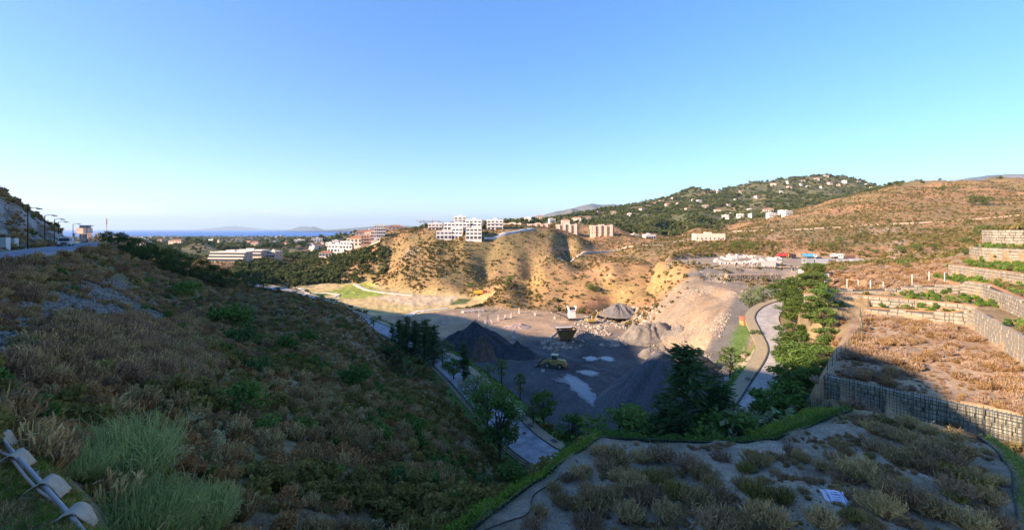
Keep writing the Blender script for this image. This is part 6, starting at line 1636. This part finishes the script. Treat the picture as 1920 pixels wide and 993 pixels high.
# ------------------------------------------------------------------ left road: lamps, van, cabinets
lamp_m = mat('lamp_black', (0.02, 0.02, 0.022), 0.5)
lamp_head_m = mat('lamp_glass', (0.5, 0.5, 0.48), 0.3)
for i, (px, base, top) in enumerate(((52, 470.5, 391), (84, 464, 404), (102, 459, 411), (110, 456, 416), (137, 455, 420), (163, 453, 423))):
    Y = {52: 84, 84: 98, 102: 112, 110: 124, 137: 150, 163: 175}[px]
    x = (px - CX) / FPX * Y; zb = -(base - CY) / FPX * Y; H = (base - top) / FPX * Y
    zb = min(zb, float(height(x, Y))); H = -(top - CY) / FPX * Y - zb
    r = empty('street_lamp', (x, Y, zb), 0.15, label=('tall black street lamp beside the white cabinets' if i == 0 else 'black street lamp beside upper road under the rock cut' if i < 5 else 'far street lamp before the grey tower'), category='street lamp', group='lamps along the upper road')
    MB().tube([(0, 0, -0.3), (0, 0, H)], [0.11, 0.08], 8).build('pole', lamp_m, r); MB().box(-.2, .2, -.2, .2, -0.2, 0.25).build('base', lamp_m, r)
    MB().tube([(0, 0, H - 0.1), (0.5, 0, H + 0.12), (1.2, 0, H + 0.18), (1.9, 0, H + 0.1)], 0.055, 6).build('arm', lamp_m, r)
    hd = MB().prism([(1.5, H - 0.08), (2.5, H - 0.12), (2.45, H - 0.02), (1.9, H + 0.1), (1.5, H + 0.02)], -0.16, 0.16).build('lamp_head', lamp_m, r); MB().box(1.65, 2.4, -0.12, 0.12, H - 0.16, H - 0.11).build('lens', lamp_head_m, hd)
x, Y, z = at(123, 463.5, 98)
vn = empty('van', (x, Y, float(height(x, Y)) + 0.06), math.radians(38), label='white van facing down the upper road', category='van')
MB().prism([(-1.0, 0.45), (1.0, 0.45), (1.02, 1.15), (0.88, 2.1), (-0.88, 2.1), (-1.02, 1.15)], -1.6, 2.9).build('body', whitep, vn)
MB().prism([(-0.98, 0.45), (0.98, 0.45), (0.98, 1.15), (-0.98, 1.15)], -2.3, -1.6).build('bonnet', whitep, vn)
MB().prism([(-0.9, 1.18), (0.9, 1.18), (0.8, 1.95), (-0.8, 1.95)], -1.68, -1.58).build('windscreen', glass_m, vn)
for s in (-0.72, 0.72): MB().box(s - .2, s + .2, -2.36, -2.3, 0.75, 0.98).build('headlight', lamp_head_m, vn)
MB().box(-0.5, 0.5, -2.35, -2.3, 0.6, 0.98).build('grille', darks, vn); MB().box(-1.0, 1.0, -2.42, -2.3, 0.35, 0.56).build('bumper', darks, vn)
for xx in (-0.9, 0.9):
    for yy in (-1.6, 1.9):
        w_ = wheel(vn, xx, yy, 0.36, 0.24); w_.rotation_euler = (0, 0, math.radians(90))
    MB().box(xx * 1.13 - .01, xx * 1.13 + .01, -1.2, -0.2, 1.2, 1.85).build('side_window', glass_m, vn)
for px, w, h, Y, base, lb in ((3, 1.9, 2.7, 79, 472, 'large white utility cabinet at the roadside'), (25, 1.0, 2.3, 84, 468, 'smaller white utility cabinet behind the roadside bushes')):
    x, Y, z = at(px, base, Y); z = min(z, float(height(x, Y)))
    r = empty('utility_cabinet', (x, Y, z), 0.3, label=lb, category='cabinet')
    MB().box(-w / 2, w / 2, -.5, .5, 0, h).build('case', whitep, r); MB().box(-w / 2 - .08, w / 2 + .08, -.58, .58, h + .003, h + .12).build('roof', darks, r)
    for k in (-1, 1): MB().box(k * w / 4 - w / 4 + .05, k * w / 4 + w / 4 - .05, -.53, -.502, 0.15, h - .12).build('door', lamp_head_m, r)
    MB().box(-w / 2 - .15, w / 2 + .15, -.65, .65, -0.6, 0.0).build('plinth', conc_m, r)
x, Y, z = at(67, 481, 66)
r = empty('marker_post', (x, Y, float(height(x, Y))), label='thin post with two small white plates by the road edge', category='sign')
MB().tube([(0, 0, -.2), (0, 0, 1.15)], 0.03, 6).build('post', lamp_m, r)
for s in (-.16, .16): MB().box(s - .1, s + .1, -.045, -.03, 0.75, 1.12).build('plate', whitep, r)
# white kiosk by the curved road, small signs
r = empty('electrical_cabinet', qp(861, 683, -38.4), 0.5, label='white cabinet with blue door beside the curved road', category='cabinet')
MB().box(-.7, .7, -.5, .5, -0.2, 2.0).build('case', whitep, r); MB().box(-.75, .75, -.55, .55, 2.003, 2.15).build('roof', conc_m, r); MB().box(-.71, -.69, -.4, .4, .2, 1.7).build('door', lblue, r)
for px, py, z, lb in ((1035, 762, -40.4, 'small white sign at the edge of quarry gravel'), (1362, 733, -32, 'little white plate on the shaded green verge'), (1355, 755, -32.5, 'white plate low on the shaded green verge'), (1018, 700, -41, 'little white post before the wheel loader'), (962, 662, -41, 'small white marker at the foot of black heap')):
    r = empty('sign_plate', qp(px, py, z), 0.1, label=lb, category='sign'); MB().tube([(0, 0, -.2), (0, 0, 1.0)], 0.04, 5).build('post', whitep, r); MB().box(-.5, .5, -.06, -.042, 0.5, 1.3).build('plate', whitep, r)
# rail along the left verge of the curved road
rail_m = mat('pale_timber', (0.34, 0.26, 0.17), 0.9, 0.3, 2.0)
seg = [l for l in resample([(q[0], q[1], z) for q, z in zip(offs(LROADS, 4.9), [l[2] for l in LROADS])], 3.0) if l[1] < 140 and l[1] > 66 and l[0] < 8]
fr = empty('timber_rail', seg[0], label='low pale timber rail between curved road and hillside', category='fence')
for a, b in zip(seg[:-1], seg[1:]):
    A = Vector(a) - Vector(seg[0]); B = Vector(b) - Vector(seg[0])
    MB().box(A.x - .09, A.x + .09, A.y - .09, A.y + .09, A.z - .4, A.z + 1.15).build('post', rail_m, fr)
    for h in (0.45, 0.95): MB().tube([A + Vector((0, 0, h)), B + Vector((0, 0, h))], 0.11, 5).build('rail', rail_m, fr)
# white posts of the upper plot, white panel by the yard, red cabin
for px, py, h in ((1546, 537, 3.2), (1588, 540, 2.2), (1609, 541, 2.0), (1632, 542, 2.0), (1656, 543, 1.8), (1710, 535, 2.4), (1742, 533, 2.9), (1771, 531, 2.4)):
    p = ground(px, py, 92, 130)
    r = empty('marker_post', p, random.uniform(-.2, .2), label='white post at the edge of the orange grass plot' if px > 1550 else 'white post with pale cloth at the plot corner', category='post', group='white posts of the upper plot')
    MB().tube([(0, 0, -.3), (0, 0, h)], 0.07, 6).build('shaft', whitep, r)
    if px < 1550: MB().box(0.05, 1.3, -.03, .03, h - 2.0, h - 0.1).build('cloth', whitep, r)
p = at(1502, 520, 150); zz = float(height(p[0], p[1]))
r = empty('white_panel', (p[0], p[1], zz), 0.1, label='tall narrow white panel above the roadside trees', category='panel'); MB().box(-.9, .9, -.08, .08, -0.5, -(504 - CY) / FPX * 150 - zz).build('board', whitep, r)
for s in (-.7, .7): MB().box(s - .06, s + .06, .081, .2, -.5, 2.0).build('strut', conc_m, r)
p = ground(1399, 607, 90, 140)
r = empty('site_cabin', p, 0.15, label='bright red and orange site cabin beside the haul ramp', category='cabin')
redc = paint_m('faded_red', (0.62, 0.13, 0.07)); orc = paint_m('faded_orange', (0.62, 0.26, 0.09))
MB().box(-1.5, 1.5, -.9, .9, -0.3, 1.0).build('base', orc, r); MB().box(-1.55, 1.55, -.95, .95, 1.003, 2.1).build('upper_box', redc, r); MB().box(-1.6, 1.6, -1.0, 1.0, 2.103, 2.2).build('lid', redc, r)
# the sack on the terrace
sx, sy, sz = ground(1566, 936, 8, 40)
n = 14; U, V = np.meshgrid(np.linspace(-1, 1, n), np.linspace(-1, 1, n), indexing='ij')
Z = 0.16 * np.clip(1 - np.abs(U) ** 4, 0, 1) * np.clip(1 - np.abs(V) ** 4, 0, 1) + 0.05 * fbm(U * 2.5, V * 2.5, 3, 12)
X = U * 0.42 * (1 + 0.08 * fbm(V * 2, U, 2, 4)); Y_ = V * 0.40 * (1 + 0.12 * fbm(U * 2, V, 2, 6))
bag = empty('sack', (sx, sy, sz + 0.06), -0.25, label='crumpled white woven sack with blue print on the gravel terrace', category='sack')
bag.rotation_euler = (math.radians(16), 0, -0.25)
cl = mat('woven_plastic', (0.62, 0.58, 0.66), 0.6, 0.1, 6.0); ink = mat('blue_print', (0.10, 0.10, 0.30), 0.7)
bm_ = link('cloth', grid_mesh('cloth', X, Y_, Z), cl, bag); bm_.data.flip_normals()
def zat(u, v): i = int(round((u + 1) / 2 * (n - 1))); j = int(round((v + 1) / 2 * (n - 1))); return (X[i, j], Y_[i, j], Z[i, j] + 0.012)
pr = MB()
for u in (-0.62, 0.62): pr.tube([zat(u, v) for v in np.linspace(-1, 1, 9)], 0.012, 4)
for v, us in ((0.38, (-.2, .4)), (0.08, (-.45, .45)), (-0.22, (-.4, .5)), (-0.5, (-.4, .4)), (-0.68, (-.35, .5))):
    u = us[0]
    while u < us[1]:
        a = zat(u, v); w = random.uniform(.02, .05); hh = 0.05 if v == 0.08 else 0.022
        pr.box(a[0], a[0] + w, a[1] - hh / 2, a[1] + hh / 2, a[2] - .01, a[2] + .004); u += 0.16
pr.build('print', ink, bag)

# ------------------------------------------------------------------ pipes, wraps and stones at the lawn edge
pl_ = [atz(px, py, -5.35) for px, py in ((-60, 752), (0, 820), (60, 885), (125, 958), (160, 1000), (200, 1050))]
def onz(line, dz): return [(p[0], p[1], max(float(height(p[0], p[1])) + dz, p[2])) for p in resample(smooth_line(line, 6), 0.35)]
main = onz(pl_, 0.10)
MB().tube(main, 0.04, 8).build('grey_pipe', mat('grey_conduit', (0.33, 0.29, 0.27), 0.5), label='long straight grey pipe lying along the lawn edge', category='pipe', smooth_=True)
thin = [atz(px, py, -5.38) for px, py in ((-60, 800), (0, 846), (18, 855), (50, 895), (75, 920), (98, 935), (120, 950), (132, 970), (142, 993), (150, 1030))]
MB().tube(onz(thin, 0.05), 0.028, 7).build('pink_hose', mat('pink_hose', (0.50, 0.32, 0.25), 0.6), label='thin pinkish hose winding round the grey pipe', category='hose', smooth_=True)
wrap_m = mat('wrap_cloth', (0.46, 0.36, 0.26), 0.9, 0.15, 8.0)
for i, (px, py, w, lb) in enumerate(((4, 822, 0.7, 'pale cloth wrap round the pipes at the picture edge end'), (30, 858, 0.95, 'pale cloth wrap round the pipes, next after the end one'), (90, 909, 1.1, 'pale cloth wrap with a torn flap by the broom'), (142, 965, 1.1, 'pale pointed cloth wrap where pipes leave the lawn'))):
    c = atz(px, py, -5.38); n1, n2 = 17, 9
    A, B = np.meshgrid(np.linspace(-1, 1, n1), np.linspace(-1, 1, n2), indexing='ij')
    ww = w * 0.29; hw = 0.16 * (1 + 0.18 * A ** 2) * (1 - (0.55 * np.clip(A, 0, 1) ** 2 if i == 3 else 0)) * (1 + 0.15 * fbm(A * 2 + i * 5, B * 0 + i, 2, 9))
    Xw = c[0] + 0.97 * A * ww - 0.25 * B * hw + 0.04 * fbm(B * 3, A + i, 2, 5); Yw = c[1] + 0.25 * A * ww + 0.97 * B * hw
    gz = np.maximum(height(Xw, Yw), -5.45)
    Zw = gz + 0.05 + (0.17 + 0.02 * B) * np.exp(-(A / 0.75) ** 2) + 0.025 * fbm(A * 4 + i, B * 4, 3, i + 3) - 0.22 * np.clip(A, 0, 1) ** 2 - 0.06 * np.clip(-A, 0, 1) ** 2
    me = grid_mesh('pipe_wrap', Xw - c[0], Yw - c[1], Zw - c[2]); me.flip_normals()
    o = link('pipe_wrap', me, wrap_m, label=lb, category='cloth', group='cloth wraps on the pipes'); o.location = c
    o.modifiers.new('thickness', 'SOLIDIFY').thickness = 0.012
# edging stones behind the pipes: each a stone of its own
est = [rock_mesh('edging_stone', 520 + i, m_stone) for i in range(4)]
el = resample([atz(px, py, -5.4) for px, py in ((-30, 795), (20, 838), (60, 868), (110, 922), (150, 960), (165, 990))], 0.2)
for i, p in enumerate(el):
    s = random.uniform(0.12, 0.2); o = link('edging_stone', random.choice(est), None, label='small grey stone in the row behind the grey pipe', category='stone', group='edging stones behind the pipe')
    o.location = (p[0] + random.uniform(-.05, .05), p[1] + random.uniform(-.04, .04), max(float(height(p[0], p[1])), p[2] - 0.3) + s * 0.15); o.scale = (s * 1.3, s, s); o.rotation_euler = (0, 0, random.uniform(0, 6))
c_lawn = source([twig_mesh('lawn_grass', 195 + i, 50, 0.22, 0.3, 0.008, (M_OLIVE, M_LIME, M_DRY)[i], 0, 0.7) for i in range(3)], 'lawn_grass')
LAWN = (GR < 17) & (GPX < 190) & (GPX > -260) & (GY > 4) & (np.abs(GZ + 5.5) < 0.8)
strew_on('lawn_grass', LAWN * (0.25 + smooth(0.44, 0.52, nz(0.9, 55))), 2600, 0.5, c_lawn, 3, 0.35, 0.8, rg, kind='stuff')
strew_on('lawn_litter', LAWN * 1.0, 500, 0.5, c_stone, 6, 0.02, 0.07, rg, 0.0, tilt=0.5, kind='stuff')

# ------------------------------------------------------------------ haze over the whole place
hz = bpy.data.materials.new('haze_air'); hz.use_nodes = True; hz.node_tree.nodes.clear()
ho = hz.node_tree.nodes.new('ShaderNodeOutputMaterial'); hv = hz.node_tree.nodes.new('ShaderNodeVolumePrincipled')
hv.inputs['Color'].default_value = (0.66, 0.84, 0.98, 1); hv.inputs['Density'].default_value = 3.8e-5; hv.inputs['Anisotropy'].default_value = 0.2
hz.node_tree.links.new(hv.outputs[0], ho.inputs['Volume'])
MB().box(-62000, 20000, -900, 72000, -400, 1600).build('haze', hz, kind='stuff')
